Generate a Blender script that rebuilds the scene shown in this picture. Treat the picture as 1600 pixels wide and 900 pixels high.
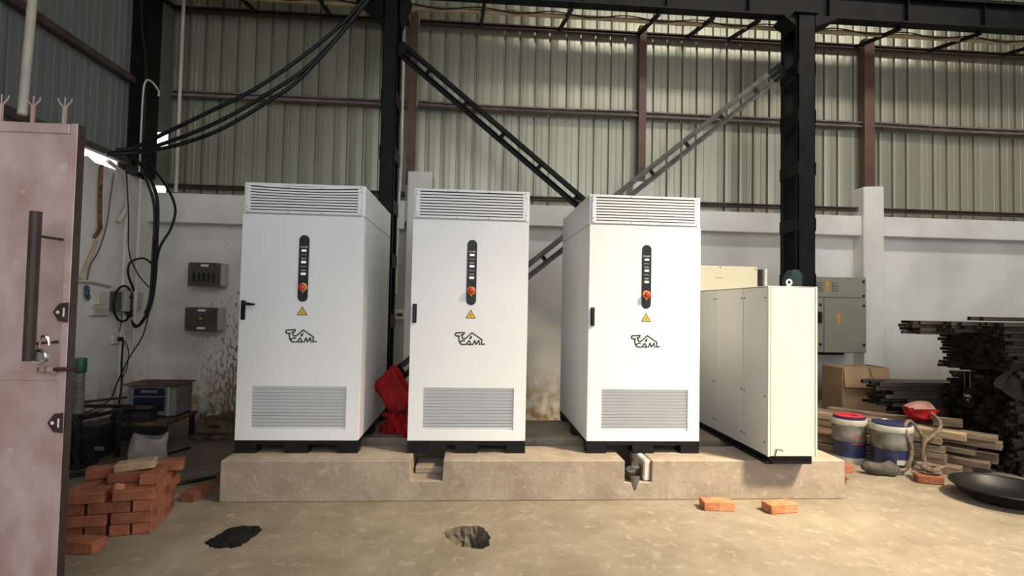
import bpy, bmesh, math, random
from mathutils import Vector, Matrix
random.seed(7)
C = bpy.context.scene.collection
SC = bpy.context.scene
for o in list(bpy.data.objects): bpy.data.objects.remove(o)

# ------------------------------------------------------------------ camera
F_PX, YAW, PITCH, ROLL, CAM_H = 845.0, .0715, .0345, .020, 1.463
def cam_axes():
    f = Vector((math.sin(YAW)*math.cos(PITCH), math.cos(YAW)*math.cos(PITCH), math.sin(PITCH)))
    r = Vector((math.cos(YAW), -math.sin(YAW), 0)); u = r.cross(f)
    c, s = math.cos(ROLL), math.sin(ROLL)
    return c*r+s*u, -s*r+c*u, f
cd = bpy.data.cameras.new('camera'); co = bpy.data.objects.new('camera', cd); C.objects.link(co)
r_, u_, f_ = cam_axes()
co.matrix_world = Matrix(((r_.x, u_.x, -f_.x, 0), (r_.y, u_.y, -f_.y, 0), (r_.z, u_.z, -f_.z, CAM_H), (0, 0, 0, 1)))
cd.sensor_width = 36; cd.lens = F_PX/1600*36; cd.clip_start = .05; cd.clip_end = 200
SC.camera = co

# ------------------------------------------------------------------ light
w = bpy.data.worlds.new('sky'); SC.world = w; w.use_nodes = True
bg = w.node_tree.nodes['Background']
bg.inputs[0].default_value = (.93, .965, 1.0, 1); bg.inputs[1].default_value = 2.7
def area(name, loc, target, sx, sy, power, col, spread=180):
    l = bpy.data.lights.new(name, 'AREA'); l.shape = 'RECTANGLE'; l.size = sx; l.size_y = sy
    l.energy = power; l.color = col; l.spread = math.radians(spread)
    o = bpy.data.objects.new(name, l); C.objects.link(o); o.location = loc
    o.rotation_euler = (Vector(target)-Vector(loc)).to_track_quat('-Z', 'Y').to_euler()
    return o
area('roof_skylight_light', (5.4, 1.2, 6.75), (2.2, 3.7, .2), .9, .9, 285, (1.0, .83, .58), 50)
area('added_wall_fill_light', (4.6, 3.6, 6.85), (4.6, 6.4, .8), 7.0, .8, 300, (1.0, .95, .86), 150)  # added strip lamp under the roof, there to brighten the walls
SC.view_settings.view_transform = 'Standard'; SC.view_settings.look = 'None'
SC.view_settings.gamma = 1; SC.view_settings.exposure = -.36; SC.view_settings.use_curve_mapping = False

# ------------------------------------------------------------------ materials
MATS = {}
def nn(nt, t, **k):
    n = nt.nodes.new(t)
    for a, b in k.items(): setattr(n, a, b)
    return n
def mat(name, col, rough=.6, metal=0, var=.12, scale=6, bump=0, bscale=40, rnd=0, spec=.5, stretch=(1, 1, 1), coat=0, var2=None):
    """principled material: base colour varied by noise, optional bump, optional per-object brightness change"""
    m = bpy.data.materials.new(name); m.use_nodes = True; nt = m.node_tree; b = nt.nodes['Principled BSDF']
    b.inputs['Roughness'].default_value = rough; b.inputs['Metallic'].default_value = metal
    b.inputs['Specular IOR Level'].default_value = spec; b.inputs['Coat Weight'].default_value = coat
    tc = nn(nt, 'ShaderNodeTexCoord'); mp = nn(nt, 'ShaderNodeMapping'); mp.inputs['Scale'].default_value = stretch
    nt.links.new(tc.outputs['Object'], mp.inputs[0])
    nz = nn(nt, 'ShaderNodeTexNoise'); nz.inputs['Scale'].default_value = scale; nz.inputs['Detail'].default_value = 6
    nt.links.new(mp.outputs[0], nz.inputs['Vector'])
    rp = nn(nt, 'ShaderNodeValToRGB'); e = rp.color_ramp.elements
    e[0].position = .3; e[1].position = .7
    d = var2 if var2 else tuple(c*(1-2*var) for c in col)
    e[0].color = (*d, 1); e[1].color = (*[min(1, c*(1+var)) for c in col], 1)
    nt.links.new(nz.outputs['Fac'], rp.inputs[0]); out = rp.outputs[0]
    if rnd:
        oi = nn(nt, 'ShaderNodeObjectInfo'); mr = nn(nt, 'ShaderNodeMapRange')
        mr.inputs['To Min'].default_value = 1-rnd; mr.inputs['To Max'].default_value = 1+rnd
        nt.links.new(oi.outputs['Random'], mr.inputs['Value'])
        hs = nn(nt, 'ShaderNodeHueSaturation'); nt.links.new(mr.outputs[0], hs.inputs['Value']); nt.links.new(out, hs.inputs['Color']); out = hs.outputs[0]
    nt.links.new(out, b.inputs['Base Color'])
    if bump:
        n2 = nn(nt, 'ShaderNodeTexNoise'); n2.inputs['Scale'].default_value = bscale; n2.inputs['Detail'].default_value = 5
        nt.links.new(mp.outputs[0], n2.inputs['Vector'])
        bp = nn(nt, 'ShaderNodeBump'); bp.inputs['Strength'].default_value = bump; bp.inputs['Distance'].default_value = .01
        nt.links.new(n2.outputs['Fac'], bp.inputs['Height']); nt.links.new(bp.outputs[0], b.inputs['Normal'])
    MATS[name] = m
    return m
mat('cabinet_white', (.735, .75, .77), .38, var=.015, scale=2, spec=.4)
mat('box_cream', (.56, .54, .475), .42, var=.02, scale=2)
mat('panel_grey', (.56, .565, .55), .42, var=.02, scale=2)
mat('cream_box', (.70, .65, .47), .45, var=.02, scale=2)
mat('black_plastic', (.012, .012, .013), .35, var=.2, spec=0.3)
mat('black_base', (.010, .010, .011), .5, var=.2, scale=8, spec=0.15)
mat('slot_dark', (.04, .04, .04), .8, var=.1)
mat('steel_black', (.006, .0065, .008), .55, var=.35, scale=5, bump=.15, bscale=20, spec=0.18)
mat('steel_worn', (.10, .095, .08), .5, metal=.3, var=.25, scale=9)
mat('girt_brown', (.085, .055, .047), .5, var=.25, scale=6, spec=.5)
mat('girt_brown_lit', (.27, .21, .19), .5, var=.2, scale=6)  # brown girt with the light on its lips put into a paler colour
mat('post_brown', (.13, .065, .045), .55, var=.2, scale=5)
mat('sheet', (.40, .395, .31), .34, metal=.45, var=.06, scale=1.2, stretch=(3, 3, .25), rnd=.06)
mat('sheet_left_shaded', (.20, .215, .22), .55, metal=.1, var=.06, scale=1.6, stretch=(3, 3, .35), rnd=.05)  # same sheeting as the back wall, its shade put into a darker colour
mat('tan_pipe', (.55, .42, .25), .5, var=.15, scale=4)
mat('rubber', (.010, .011, .014), .45, var=.2, spec=0.25)
mat('grey_plastic', (.42, .42, .40), .5, var=.05)
mat('grey_dark', (.10, .10, .10), .5, var=.1, spec=0.25)
mat('pvc_white', (.62, .58, .50), .5, var=.1, scale=4)
mat('smoked', (.06, .054, .05), .12, var=.15, scale=10, spec=.6)
mat('label_white', (.75, .75, .75), .5, var=.02)
mat('red_button', (.55, .04, .025), .35, var=.05)
mat('yellow', (.75, .45, .02), .45, var=.03)
mat('logo_green', (.012, .03, .02), .4, var=.1)
mat('brick', (.27, .10, .058), .85, var=.22, scale=9, bump=.5, bscale=60, rnd=.22, spec=0.2)
mat('brick_pale', (.40, .29, .18), .85, var=.2, scale=9, bump=.5, bscale=60)
mat('brick_orange', (.50, .19, .085), .85, var=.25, scale=12, bump=.5, bscale=60)
mat('wood', (.20, .145, .10), .8, var=.3, scale=5, stretch=(1, 8, 8), rnd=.3, bump=.3, bscale=20, spec=0.2)
mat('wood_light', (.40, .295, .18), .75, var=.2, scale=5, stretch=(1, 8, 8), rnd=.1)
mat('cardboard', (.34, .22, .12), .85, var=.12, scale=5)
mat('bucket_white', (.45, .43, .37), .4, var=.15, scale=8)
mat('bucket_wrap', (.17, .155, .14), .25, var=.35, scale=7)
mat('bucket_blue', (.02, .028, .085), .35, var=.3, scale=10)
mat('bucket_red', (.5, .03, .05), .4, var=.1)
mat('tube_steel', (.075, .062, .048), .5, metal=.4, var=.3, scale=6, rnd=.35, spec=0.3)
mat('tube_dark', (.030, .026, .021), .6, metal=.2, var=.3, scale=10, spec=0.2)
mat('cloth_dark', (.018, .017, .015), .95, var=.25, scale=8, bump=.4, bscale=25, spec=0.08)
mat('cloth_red', (.36, .012, .014), .7, var=.25, scale=6, bump=.25, bscale=14, spec=0.2)
mat('bag_pink', (.42, .20, .16), .7, var=.3, scale=6)
mat('rope', (.17, .125, .085), .9, var=.3, scale=30)
mat('iron_pan', (.012, .012, .013), .45, metal=.4, var=.3, scale=8)
mat('dbox_green', (.24, .24, .19), .5, var=.05, scale=3)
mat('orange_paint', (.62, .30, .02), .55, var=.12, scale=20)
mat('teal', (.025, .06, .06), .5, var=.2)
mat('sack', (.42, .38, .37), .75, var=.2, scale=9, bump=.6, bscale=12)
mat('blue_panel', (.008, .016, .045), .4, var=.2)
mat('machine_grey', (.22, .22, .22), .5, var=.2, scale=8)
mat('dirty_metal', (.16, .12, .08), .75, var=.35, scale=8, spec=0.2)
mat('dark_metal', (.03, .03, .033), .5, var=.3, scale=8, spec=0.2)
mat('green_cap', (.02, .14, .08), .4, var=.1)
mat('canister', (.20, .21, .19), .5, var=.2)
mat('brown_strip', (.20, .085, .03), .8, var=.5, scale=14)
mat('hose_grey', (.10, .09, .08), .8, var=.3, scale=10, spec=0.2)
mat('ash', (.012, .012, .011), .95, var=.4, scale=30, bump=.9, bscale=60, spec=0.1)
mat('chrome', (.75, .74, .72), .2, metal=1, var=.05)
mat('blue_wire', (.06, .085, .14), .6, var=.2)
def concrete(name, a, b, c, sc=2.2, rough=.85, warm=None):
    m = bpy.data.materials.new(name); m.use_nodes = True; nt = m.node_tree; bs = nt.nodes['Principled BSDF']
    bs.inputs['Roughness'].default_value = rough; bs.inputs['Specular IOR Level'].default_value = .3
    g = nn(nt, 'ShaderNodeNewGeometry')
    n1 = nn(nt, 'ShaderNodeTexNoise'); n1.inputs['Scale'].default_value = sc; n1.inputs['Detail'].default_value = 9; n1.inputs['Roughness'].default_value = .62
    n2 = nn(nt, 'ShaderNodeTexNoise'); n2.inputs['Scale'].default_value = sc*4.2; n2.inputs['Detail'].default_value = 12; n2.inputs['Roughness'].default_value = .68; n2.inputs['Distortion'].default_value = .5
    for n in (n1, n2): nt.links.new(g.outputs['Position'], n.inputs['Vector'])
    r1 = nn(nt, 'ShaderNodeValToRGB'); e = r1.color_ramp.elements; e[0].position = .34; e[1].position = .66; e[0].color = (*a, 1); e[1].color = (*b, 1)
    r2 = nn(nt, 'ShaderNodeValToRGB'); e = r2.color_ramp.elements; e[0].position = .54; e[1].position = .74; e[0].color = (0, 0, 0, 1); e[1].color = (.75, .75, .75, 1)
    nt.links.new(n1.outputs['Fac'], r1.inputs[0]); nt.links.new(n2.outputs['Fac'], r2.inputs[0])
    mx = nn(nt, 'ShaderNodeMix', data_type='RGBA'); mx.inputs['B'].default_value = (*c, 1)
    nt.links.new(r1.outputs[0], mx.inputs['A']); nt.links.new(r2.outputs[0], mx.inputs['Factor'])
    nt.links.new(mx.outputs['Result'], bs.inputs['Base Color'])
    n3 = nn(nt, 'ShaderNodeTexNoise'); n3.inputs['Scale'].default_value = 28; n3.inputs['Detail'].default_value = 8
    nt.links.new(g.outputs['Position'], n3.inputs['Vector'])
    bp = nn(nt, 'ShaderNodeBump'); bp.inputs['Strength'].default_value = .35; bp.inputs['Distance'].default_value = .012
    nt.links.new(n3.outputs['Fac'], bp.inputs['Height']); nt.links.new(bp.outputs[0], bs.inputs['Normal'])
    MATS[name] = m
concrete('floor_concrete', (.165, .138, .102), (.24, .205, .157), (.37, .33, .26), 2.6)
concrete('plinth_concrete', (.24, .19, .145), (.36, .30, .235), (.47, .41, .33), 3.4)
concrete('pit_soil', (.07, .06, .045), (.18, .15, .115), (.30, .27, .22), 9)
def plaster(name, splash):
    """whitewashed plaster with grey damp patches; on the back wall brown mud splashes near the left corner and along the foot"""
    m = bpy.data.materials.new(name); m.use_nodes = True; nt = m.node_tree; bs = nt.nodes['Principled BSDF']; L = nt.links.new
    bs.inputs['Roughness'].default_value = .9; bs.inputs['Specular IOR Level'].default_value = .2
    g = nn(nt, 'ShaderNodeNewGeometry'); sp = nn(nt, 'ShaderNodeSeparateXYZ'); L(g.outputs['Position'], sp.inputs[0])
    n1 = nn(nt, 'ShaderNodeTexNoise'); n1.inputs['Scale'].default_value = 1.3; n1.inputs['Detail'].default_value = 8; L(g.outputs['Position'], n1.inputs['Vector'])
    r1 = nn(nt, 'ShaderNodeValToRGB'); e = r1.color_ramp.elements; e[0].position = .3; e[1].position = .6
    e[0].color = (.60, .585, .54, 1); e[1].color = (.77, .755, .715, 1); L(n1.outputs['Fac'], r1.inputs[0]); col = r1.outputs[0]
    def mixin(col, fac, c):
        mx = nn(nt, 'ShaderNodeMix', data_type='RGBA'); L(col, mx.inputs['A']); mx.inputs['B'].default_value = (*c, 1); L(fac, mx.inputs['Factor']); return mx.outputs['Result']
    def mrange(v, a, b, c=0., d=1.):
        q = nn(nt, 'ShaderNodeMapRange'); q.inputs['From Min'].default_value = a; q.inputs['From Max'].default_value = b
        q.inputs['To Min'].default_value = c; q.inputs['To Max'].default_value = d; L(v, q.inputs['Value']); return q.outputs[0]
    def mul(a, b):
        q = nn(nt, 'ShaderNodeMath', operation='MULTIPLY'); L(a, q.inputs[0]); L(b, q.inputs[1]); return q.outputs[0]
    # dirt along the foot of the wall
    n2 = nn(nt, 'ShaderNodeTexNoise'); n2.inputs['Scale'].default_value = 7; n2.inputs['Detail'].default_value = 9; L(g.outputs['Position'], n2.inputs['Vector'])
    foot = mul(mrange(sp.outputs['Z'], .75, .12), mrange(n2.outputs['Fac'], .36, .6))
    col = mixin(col, foot, (.33, .20, .095))
    if splash:
        mp = nn(nt, 'ShaderNodeMapping'); mp.inputs['Rotation'].default_value = (0, math.radians(33), 0); mp.inputs['Scale'].default_value = (30, 30, 12)
        L(g.outputs['Position'], mp.inputs[0])
        n3 = nn(nt, 'ShaderNodeTexNoise'); n3.inputs['Scale'].default_value = 1; n3.inputs['Detail'].default_value = 3; L(mp.outputs[0], n3.inputs['Vector'])
        side = mul(mrange(sp.outputs['X'], -3.75, -2.75), mrange(sp.outputs['X'], -1.2, -1.8))
        hi = mrange(sp.outputs['Z'], 1.9, .45, 0, .27)
        thr = nn(nt, 'ShaderNodeMath', operation='ADD'); L(n3.outputs['Fac'], thr.inputs[0]); L(mul(side, hi), thr.inputs[1])
        col = mixin(col, mul(mrange(thr.outputs[0], .66, .71), side), (.17, .105, .055))
    L(col, bs.inputs['Base Color'])
    n4 = nn(nt, 'ShaderNodeTexNoise'); n4.inputs['Scale'].default_value = 12; n4.inputs['Detail'].default_value = 6; L(g.outputs['Position'], n4.inputs['Vector'])
    bp = nn(nt, 'ShaderNodeBump'); bp.inputs['Strength'].default_value = .25; bp.inputs['Distance'].default_value = .01
    L(n4.outputs['Fac'], bp.inputs['Height']); L(bp.outputs[0], bs.inputs['Normal'])
    MATS[name] = m
plaster('plaster', False); plaster('plaster_splashed', True)
def gate_paint():
    m = bpy.data.materials.new('gate_paint'); m.use_nodes = True; nt = m.node_tree; bs = nt.nodes['Principled BSDF']; L = nt.links.new
    bs.inputs['Roughness'].default_value = .45; bs.inputs['Specular IOR Level'].default_value = .6; bs.inputs['Coat Weight'].default_value = 1; bs.inputs['Coat IOR'].default_value = 1.9; bs.inputs['Coat Roughness'].default_value = .3
    g = nn(nt, 'ShaderNodeNewGeometry')
    mp = nn(nt, 'ShaderNodeMapping'); mp.inputs['Scale'].default_value = (3, 3, 1.6); L(g.outputs['Position'], mp.inputs[0])
    n1 = nn(nt, 'ShaderNodeTexNoise'); n1.inputs['Scale'].default_value = 3; n1.inputs['Detail'].default_value = 9; L(mp.outputs[0], n1.inputs['Vector'])
    r1 = nn(nt, 'ShaderNodeValToRGB'); e = r1.color_ramp.elements; e[0].position = .3; e[1].position = .75
    e[0].color = (.40, .225, .20, 1); e[1].color = (.59, .45, .43, 1); L(n1.outputs['Fac'], r1.inputs[0])
    n2 = nn(nt, 'ShaderNodeTexNoise'); n2.inputs['Scale'].default_value = 14; n2.inputs['Detail'].default_value = 6; L(g.outputs['Position'], n2.inputs['Vector'])
    r2 = nn(nt, 'ShaderNodeValToRGB'); e = r2.color_ramp.elements; e[0].position = .66; e[1].position = .72; e[0].color = (0, 0, 0, 1); e[1].color = (.6, .6, .6, 1); L(n2.outputs['Fac'], r2.inputs[0])
    mx = nn(nt, 'ShaderNodeMix', data_type='RGBA'); L(r1.outputs[0], mx.inputs['A']); mx.inputs['B'].default_value = (.62, .56, .54, 1); L(r2.outputs[0], mx.inputs['Factor'])
    L(mx.outputs['Result'], bs.inputs['Base Color'])
    MATS['gate_paint'] = m
gate_paint()
mat('gate_brown', (.045, .022, .02), .5, var=.2, scale=10)
m = bpy.data.materials.new('lamp_lit'); m.use_nodes = True
b = m.node_tree.nodes['Principled BSDF']; b.inputs['Base Color'].default_value = (.8, .8, .8, 1); b.inputs['Emission Color'].default_value = (1, 1, 1, 1); b.inputs['Emission Strength'].default_value = .35
MATS['lamp_lit'] = m

# ------------------------------------------------------------------ mesh helpers
class MB:
    def __init__(s): s.v = []; s.f = []
    def add(s, vs, fs):
        n = len(s.v); s.v += [tuple(p) for p in vs]; s.f += [tuple(i+n for i in f) for f in fs]; return s
    def box(s, x0, x1, y0, y1, z0, z1):
        return s.add([(x0,y0,z0),(x1,y0,z0),(x1,y1,z0),(x0,y1,z0),(x0,y0,z1),(x1,y0,z1),(x1,y1,z1),(x0,y1,z1)],
                     [(0,3,2,1),(4,5,6,7),(0,1,5,4),(1,2,6,5),(2,3,7,6),(3,0,4,7)])
    def bar(s, p, q, wd, ht, up=(0, 0, 1)):
        p, q = Vector(p), Vector(q); d = (q-p).normalized(); a = d.cross(Vector(up))
        if a.length < 1e-4: a = d.cross(Vector((1, 0, 0)))
        a.normalize(); b = a.cross(d); a = a*wd/2; b = b*ht/2
        return s.add([p-a-b, p+a-b, p+a+b, p-a+b, q-a-b, q+a-b, q+a+b, q-a+b], [(0,1,2,3),(7,6,5,4),(0,4,5,1),(1,5,6,2),(2,6,7,3),(3,7,4,0)])
    def prism(s, poly, axis, a, b):
        """poly of 2d points in the plane normal to axis, extruded from a to b"""
        def P(u, v, t): return {'x': (t, u, v), 'y': (u, t, v), 'z': (u, v, t)}[axis]
        n = len(poly)
        return s.add([P(u, v, a) for u, v in poly]+[P(u, v, b) for u, v in poly],
                     [tuple(range(n))[::-1], tuple(range(n, 2*n))]+[(i, (i+1) % n, n+(i+1) % n, n+i) for i in range(n)])
    def tube(s, path, r, n=8, cap=True):
        path = [Vector(p) for p in path]; rs = r if isinstance(r, (list, tuple)) else [r]*len(path)
        t0 = (path[1]-path[0]).normalized(); a = t0.cross(Vector((0, 0, 1)))
        if a.length < 1e-3: a = t0.cross(Vector((1, 0, 0)))
        a.normalize(); vs = []
        for i, p in enumerate(path):
            t = (path[min(i+1, len(path)-1)]-path[max(i-1, 0)])
            t = t.normalized() if t.length > 1e-9 else t0
            a = a-t*a.dot(t); a.normalize(); b = t.cross(a)
            for k in range(n):
                th = 2*math.pi*k/n; vs.append(p+a*math.cos(th)*rs[i]+b*math.sin(th)*rs[i])
        m_ = len(path); fs = [(i*n+k, i*n+(k+1) % n, (i+1)*n+(k+1) % n, (i+1)*n+k) for i in range(m_-1) for k in range(n)]
        if cap: fs += [tuple(range(n))[::-1], tuple(range((m_-1)*n, m_*n))]
        return s.add(vs, fs)
    def lathe(s, prof, n=20, c=(0, 0, 0), axis='z', a0=0):
        vs = []
        for r, z in prof:
            for k in range(n):
                th = a0+2*math.pi*k/n; x, y = r*math.cos(th), r*math.sin(th)
                vs.append((c[0]+x, c[1]+y, c[2]+z) if axis == 'z' else (c[0]+x, c[1]-z, c[2]+y) if axis == 'y' else (c[0]+z, c[1]+x, c[2]+y))
        m_ = len(prof); fs = [(i*n+k, i*n+(k+1) % n, (i+1)*n+(k+1) % n, (i+1)*n+k) for i in range(m_-1) for k in range(n)]
        fs += [tuple(range(n))[::-1], tuple(range((m_-1)*n, m_*n))]
        return s.add(vs, fs)
    def map(s, fn): s.v = [tuple(fn(Vector(p))) for p in s.v]; return s
    def mesh(s, name, bevel=0, smooth=False, seg=1):
        me = bpy.data.meshes.new(name); me.from_pydata(s.v, [], s.f)
        bm = bmesh.new(); bm.from_mesh(me); bmesh.ops.recalc_face_normals(bm, faces=bm.faces)
        if bevel: bmesh.ops.bevel(bm, geom=list(bm.edges), offset=bevel, segments=seg, affect='EDGES', profile=.6)
        bm.to_mesh(me); bm.free()
        if smooth:
            me.polygons.foreach_set('use_smooth', [True]*len(me.polygons)); me.set_sharp_from_angle(angle=math.radians(38))
        return me
def O(name, mb, material, parent=None, bevel=0, smooth=False, loc=None, rot=None, seg=1):
    """one mesh object; a top-level one gets its origin at the middle of its foot"""
    if isinstance(mb, MB):
        if parent is None and loc is None:
            xs, ys, zs = zip(*mb.v); loc = ((min(xs)+max(xs))/2, (min(ys)+max(ys))/2, min(zs))
            mb.map(lambda p: p-Vector(loc))
        me = mb.mesh(name, bevel, smooth, seg)
    else: me = mb
    if material and not me.materials: me.materials.append(MATS[material] if isinstance(material, str) else material)
    o = bpy.data.objects.new(name, me); C.objects.link(o); o.parent = parent
    if loc is not None: o.location = loc
    if rot is not None: o.rotation_euler = rot
    return o
def tag(o, label, cat, group=None, kind=None):
    o['label'] = label; o['category'] = cat
    if group: o['group'] = group
    if kind: o['kind'] = kind
    return o
def thing(name, label, cat, loc=(0, 0, 0), rotz=0, group=None):
    o = bpy.data.objects.new(name, None); C.objects.link(o); o.location = loc; o.rotation_euler = (0, 0, rotz); o.empty_display_size = .1
    return tag(o, label, cat, group)
def struct(o, label=None):
    o['kind'] = 'structure'
    if label: o['label'] = label
    return o
def text_mesh(body, size, ext=.0006):
    cu = bpy.data.curves.new('t', 'FONT'); cu.body = body; cu.size = size; cu.align_x = 'CENTER'; cu.align_y = 'CENTER'; cu.extrude = ext; cu.resolution_u = 2
    ob = bpy.data.objects.new('t', cu); C.objects.link(ob)
    me = bpy.data.meshes.new_from_object(ob.evaluated_get(bpy.context.evaluated_depsgraph_get()))
    bpy.data.objects.remove(ob); bpy.data.curves.remove(cu); me.materials.clear(); return me
def catmull(pts, k=8):
    pts = [Vector(p) for p in pts]; out = []
    for i in range(len(pts)-1):
        p0, p1, p2, p3 = pts[max(i-1, 0)], pts[i], pts[i+1], pts[min(i+2, len(pts)-1)]
        for j in range(k):
            t = j/k; out.append(.5*((2*p1)+(p2-p0)*t+(2*p0-5*p1+4*p2-p3)*t*t+(3*p1-p0-3*p2+p3)*t**3))
    return out+[pts[-1]]

# ------------------------------------------------------------------ the setting
WY, WX, RX = 7.0, -4.0, 11.0           # back wall, left wall, right wall
hole = [(-.168,3.549),(-.13,3.618),(-.047,3.657),(.059,3.666),(.109,3.623),(.143,3.493),(.131,3.373),(.103,3.312),(.037,3.322),(-.06,3.351),(-.089,3.414),(-.132,3.48)]
def build_floor():
    m = MB(); cx, cy, S = -.01, 3.49, .6
    hp = []
    for i in range(len(hole)):                                       # ragged rim
        a, b = Vector(hole[i]), Vector(hole[(i+1) % len(hole)])
        for k in range(4):
            p = a.lerp(b, k/4); hp.append(p+Vector((random.uniform(-.008, .008), random.uniform(-.008, .008))))
    n = len(hp); sq = []
    for p in hp:
        d = Vector((p.x-cx, p.y-cy)); k = S/max(abs(d.x), abs(d.y)); sq.append((cx+d.x*k, cy+d.y*k))
    # corners of the square patch
    vs = [(p.x, p.y, 0) for p in hp]+[(x, y, 0) for x, y in sq]; fs = [(i, (i+1) % n, n+(i+1) % n, n+i) for i in range(n)]
    def side(x, y): return 0 if y >= cy+S-1e-6 else 1 if x >= cx+S-1e-6 else 2 if y <= cy-S+1e-6 else 3
    for i in range(n):
        j = (i+1) % n; a, b = sq[i], sq[j]
        if side(*a) != side(*b) and not (abs(a[0]-b[0]) < 1e-6 or abs(a[1]-b[1]) < 1e-6):
            c = (max(a[0], b[0]) if max(abs(a[0]-cx), abs(b[0]-cx)) >= S-1e-6 and (a[0]+b[0])/2 > cx else min(a[0], b[0]),
                 max(a[1], b[1]) if (a[1]+b[1])/2 > cy else min(a[1], b[1]))
            vs.append((c[0], c[1], 0)); fs.append((n+i, n+j, len(vs)-1))
    m.add(vs, fs)
    X0, X1, Y0, Y1 = WX-6, RX+4, -14, WY+1
    xs, ys = [X0, cx-S, cx+S, X1], [Y0, cy-S, cy+S, Y1]
    for i in range(3):
        for j in range(3):
            if i == j == 1: continue
            m.add([(xs[i], ys[j], 0), (xs[i+1], ys[j], 0), (xs[i+1], ys[j+1], 0), (xs[i], ys[j+1], 0)], [(0, 1, 2, 3)])
    me = m.mesh('floor'); me.flip_normals() if me.polygons[0].normal.z < 0 else None
    fl = struct(O('floor', me, 'floor_concrete'), 'worn concrete floor with scuffs and a broken hole')
    p = MB(); rings = 7; vs = []
    for k in range(rings):
        t = k/(rings-1)
        for i, q in enumerate(hp):
            d = Vector((cx+.0-q.x, cy+.02-q.y)); s = .62*t**1.4
            j = .018 if 0 < k else 0
            vs.append((q.x+d.x*s+random.uniform(-j, j), q.y+d.y*s+random.uniform(-j, j), -.20*t**.8+random.uniform(-j, j)*.8))
    fs = [(k*n+i, k*n+(i+1) % n, (k+1)*n+(i+1) % n, (k+1)*n+i) for k in range(rings-1) for i in range(n)]+[tuple(range((rings-1)*n, rings*n))]
    p.add(vs, fs); O('pit', p, 'pit_soil', fl)
    for k in range(9):
        a = random.uniform(0, 6.28); r = random.uniform(.0, .07)
        s = random.uniform(.015, .035); g = MB().lathe([(0, -s*.6), (s*.8, -s*.3), (s, .1*s), (s*.5, s*.6), (0, s*.7)], 6)
        O('rubble_stone', g, 'pit_soil', fl, loc=(cx+r*math.cos(a), cy+r*math.sin(a), -.185), rot=(random.random(), random.random(), random.random()))
    return fl
build_floor()

# back wall: whitewashed masonry below, ribbed sheets above
bw = struct(O('wall_back', MB().box(WX-.2, RX, WY, WY+.23, 0, 2.72), 'plaster_splashed', loc=(0,0,0)), 'whitewashed masonry back wall with mud splashes')
lw = struct(O('wall_left', MB().prism([(-2, 0), (WY, 0), (WY, 2.93), (6.42, 2.93), (6.36, 2.90), (5.95, 2.89), (5.84, 2.93), (5.80, 2.915), (5.66, 2.925), (5.60, 2.95), (-2, 2.95)], 'x', WX-.2, WX), 'plaster', loc=(0,0,0)), 'whitewashed lower left wall')
def sheet_mesh(width, z0, z1, pitch=.2, dp=.045):
    """ribbed roofing sheet in the xz plane, narrow grooves every 0.2 m"""
    m = MB(); prof = []; n = round(width/pitch)
    for k in range(n):
        x = k*pitch
        prof += [(x, 0), (x+.006, dp), (x+.026, dp), (x+.032, 0), (x+.062, -dp*.12), (x+.068, .004), (x+.118, 0), (x+.122, .004), (x+.128, .004), (x+.132, 0)]
    prof += [(n*pitch, -.001), (n*pitch+.03, -.001)]
    vs = [(x, y, z) for z in (z0, z1) for x, y in prof]; L = len(prof)
    m.add(vs, [(i, i+1, L+i+1, L+i) for i in range(L-1)])
    return m
row_lo, row_hi = sheet_mesh(1.0, 2.60, 4.03).mesh('cladding_sheet'), sheet_mesh(1.0, 3.98, 6.9).mesh('cladding_sheet')
for k in range(15):
    x = WX+.13+k*1.0
    O('cladding_sheet', row_lo, 'sheet', bw, loc=(x, WY+.03, 0))
    O('cladding_sheet', row_hi, 'sheet', bw, loc=(x+.02*(k % 2), WY+.015, 0))
O('cladding_sheet', MB().box(WX-.1, WX+.17, WY+.08, WY+.085, 3.58, 6.9), 'sheet', bw)
O('cladding_sheet', MB().box(WX-.1, WX+.17, WY+.08, WY+.085, 2.90, 3.37), 'sheet', bw)
lo = sheet_mesh(1.0, 3.02, 6.9, .2, .018).mesh('cladding_sheet')
for k in range(9): O('cladding_sheet', lo, 'sheet_left_shaded', lw, loc=(WX-.03, -1.95+k*1.0, 0), rot=(0, 0, math.pi/2))
for ya, yb in ((-2.1, 5.655), (5.815, 5.85), (6.385, WY+.1)): O('flashing_strip', MB().box(WX-.06, WX-.045, ya, yb, 2.86, 3.08), 'sheet_left_shaded', lw)
# roof, right wall and the front wall with its wide daylight opening behind the camera
struct(O('ceiling', MB().box(WX-.3, RX, -2.2, WY+.3, 6.9, 6.96), 'sheet'), 'sheet metal roof of the workshop')
struct(O('wall_right', MB().box(RX, RX+.15, -2.2, WY+.2, 0, 6.9), 'plaster'), 'far right end wall of the workshop')
struct(O('wall_front', MB().box(WX-.2, -3.0, -2.15, -2, 0, 6.9).box(8.5, RX, -2.15, -2, 0, 6.9).box(-3.0, 8.5, -2.15, -2, 6.3, 6.9), 'plaster'), 'front wall around the wide daylight opening')
m = bpy.data.materials.new('skylight_sheet'); m.use_nodes = True
b_ = m.node_tree.nodes['Principled BSDF']; b_.inputs['Base Color'].default_value = (.85, .82, .72, 1); b_.inputs['Transmission Weight'].default_value = .6; b_.inputs['Roughness'].default_value = .7
MATS['skylight_sheet'] = m
struct(O('window_1', MB().box(4.9, 5.9, .7, 1.7, 6.86, 6.895), 'skylight_sheet'), 'small translucent skylight sheet in the roof')
struct(O('added_roof_strip', MB().box(1.1, 8.1, 3.1, 4.1, 6.875, 6.895), 'skylight_sheet'), 'long translucent strip added above the wall fill light')  # unseen panel added to go with the wall-brightening lamp
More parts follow.
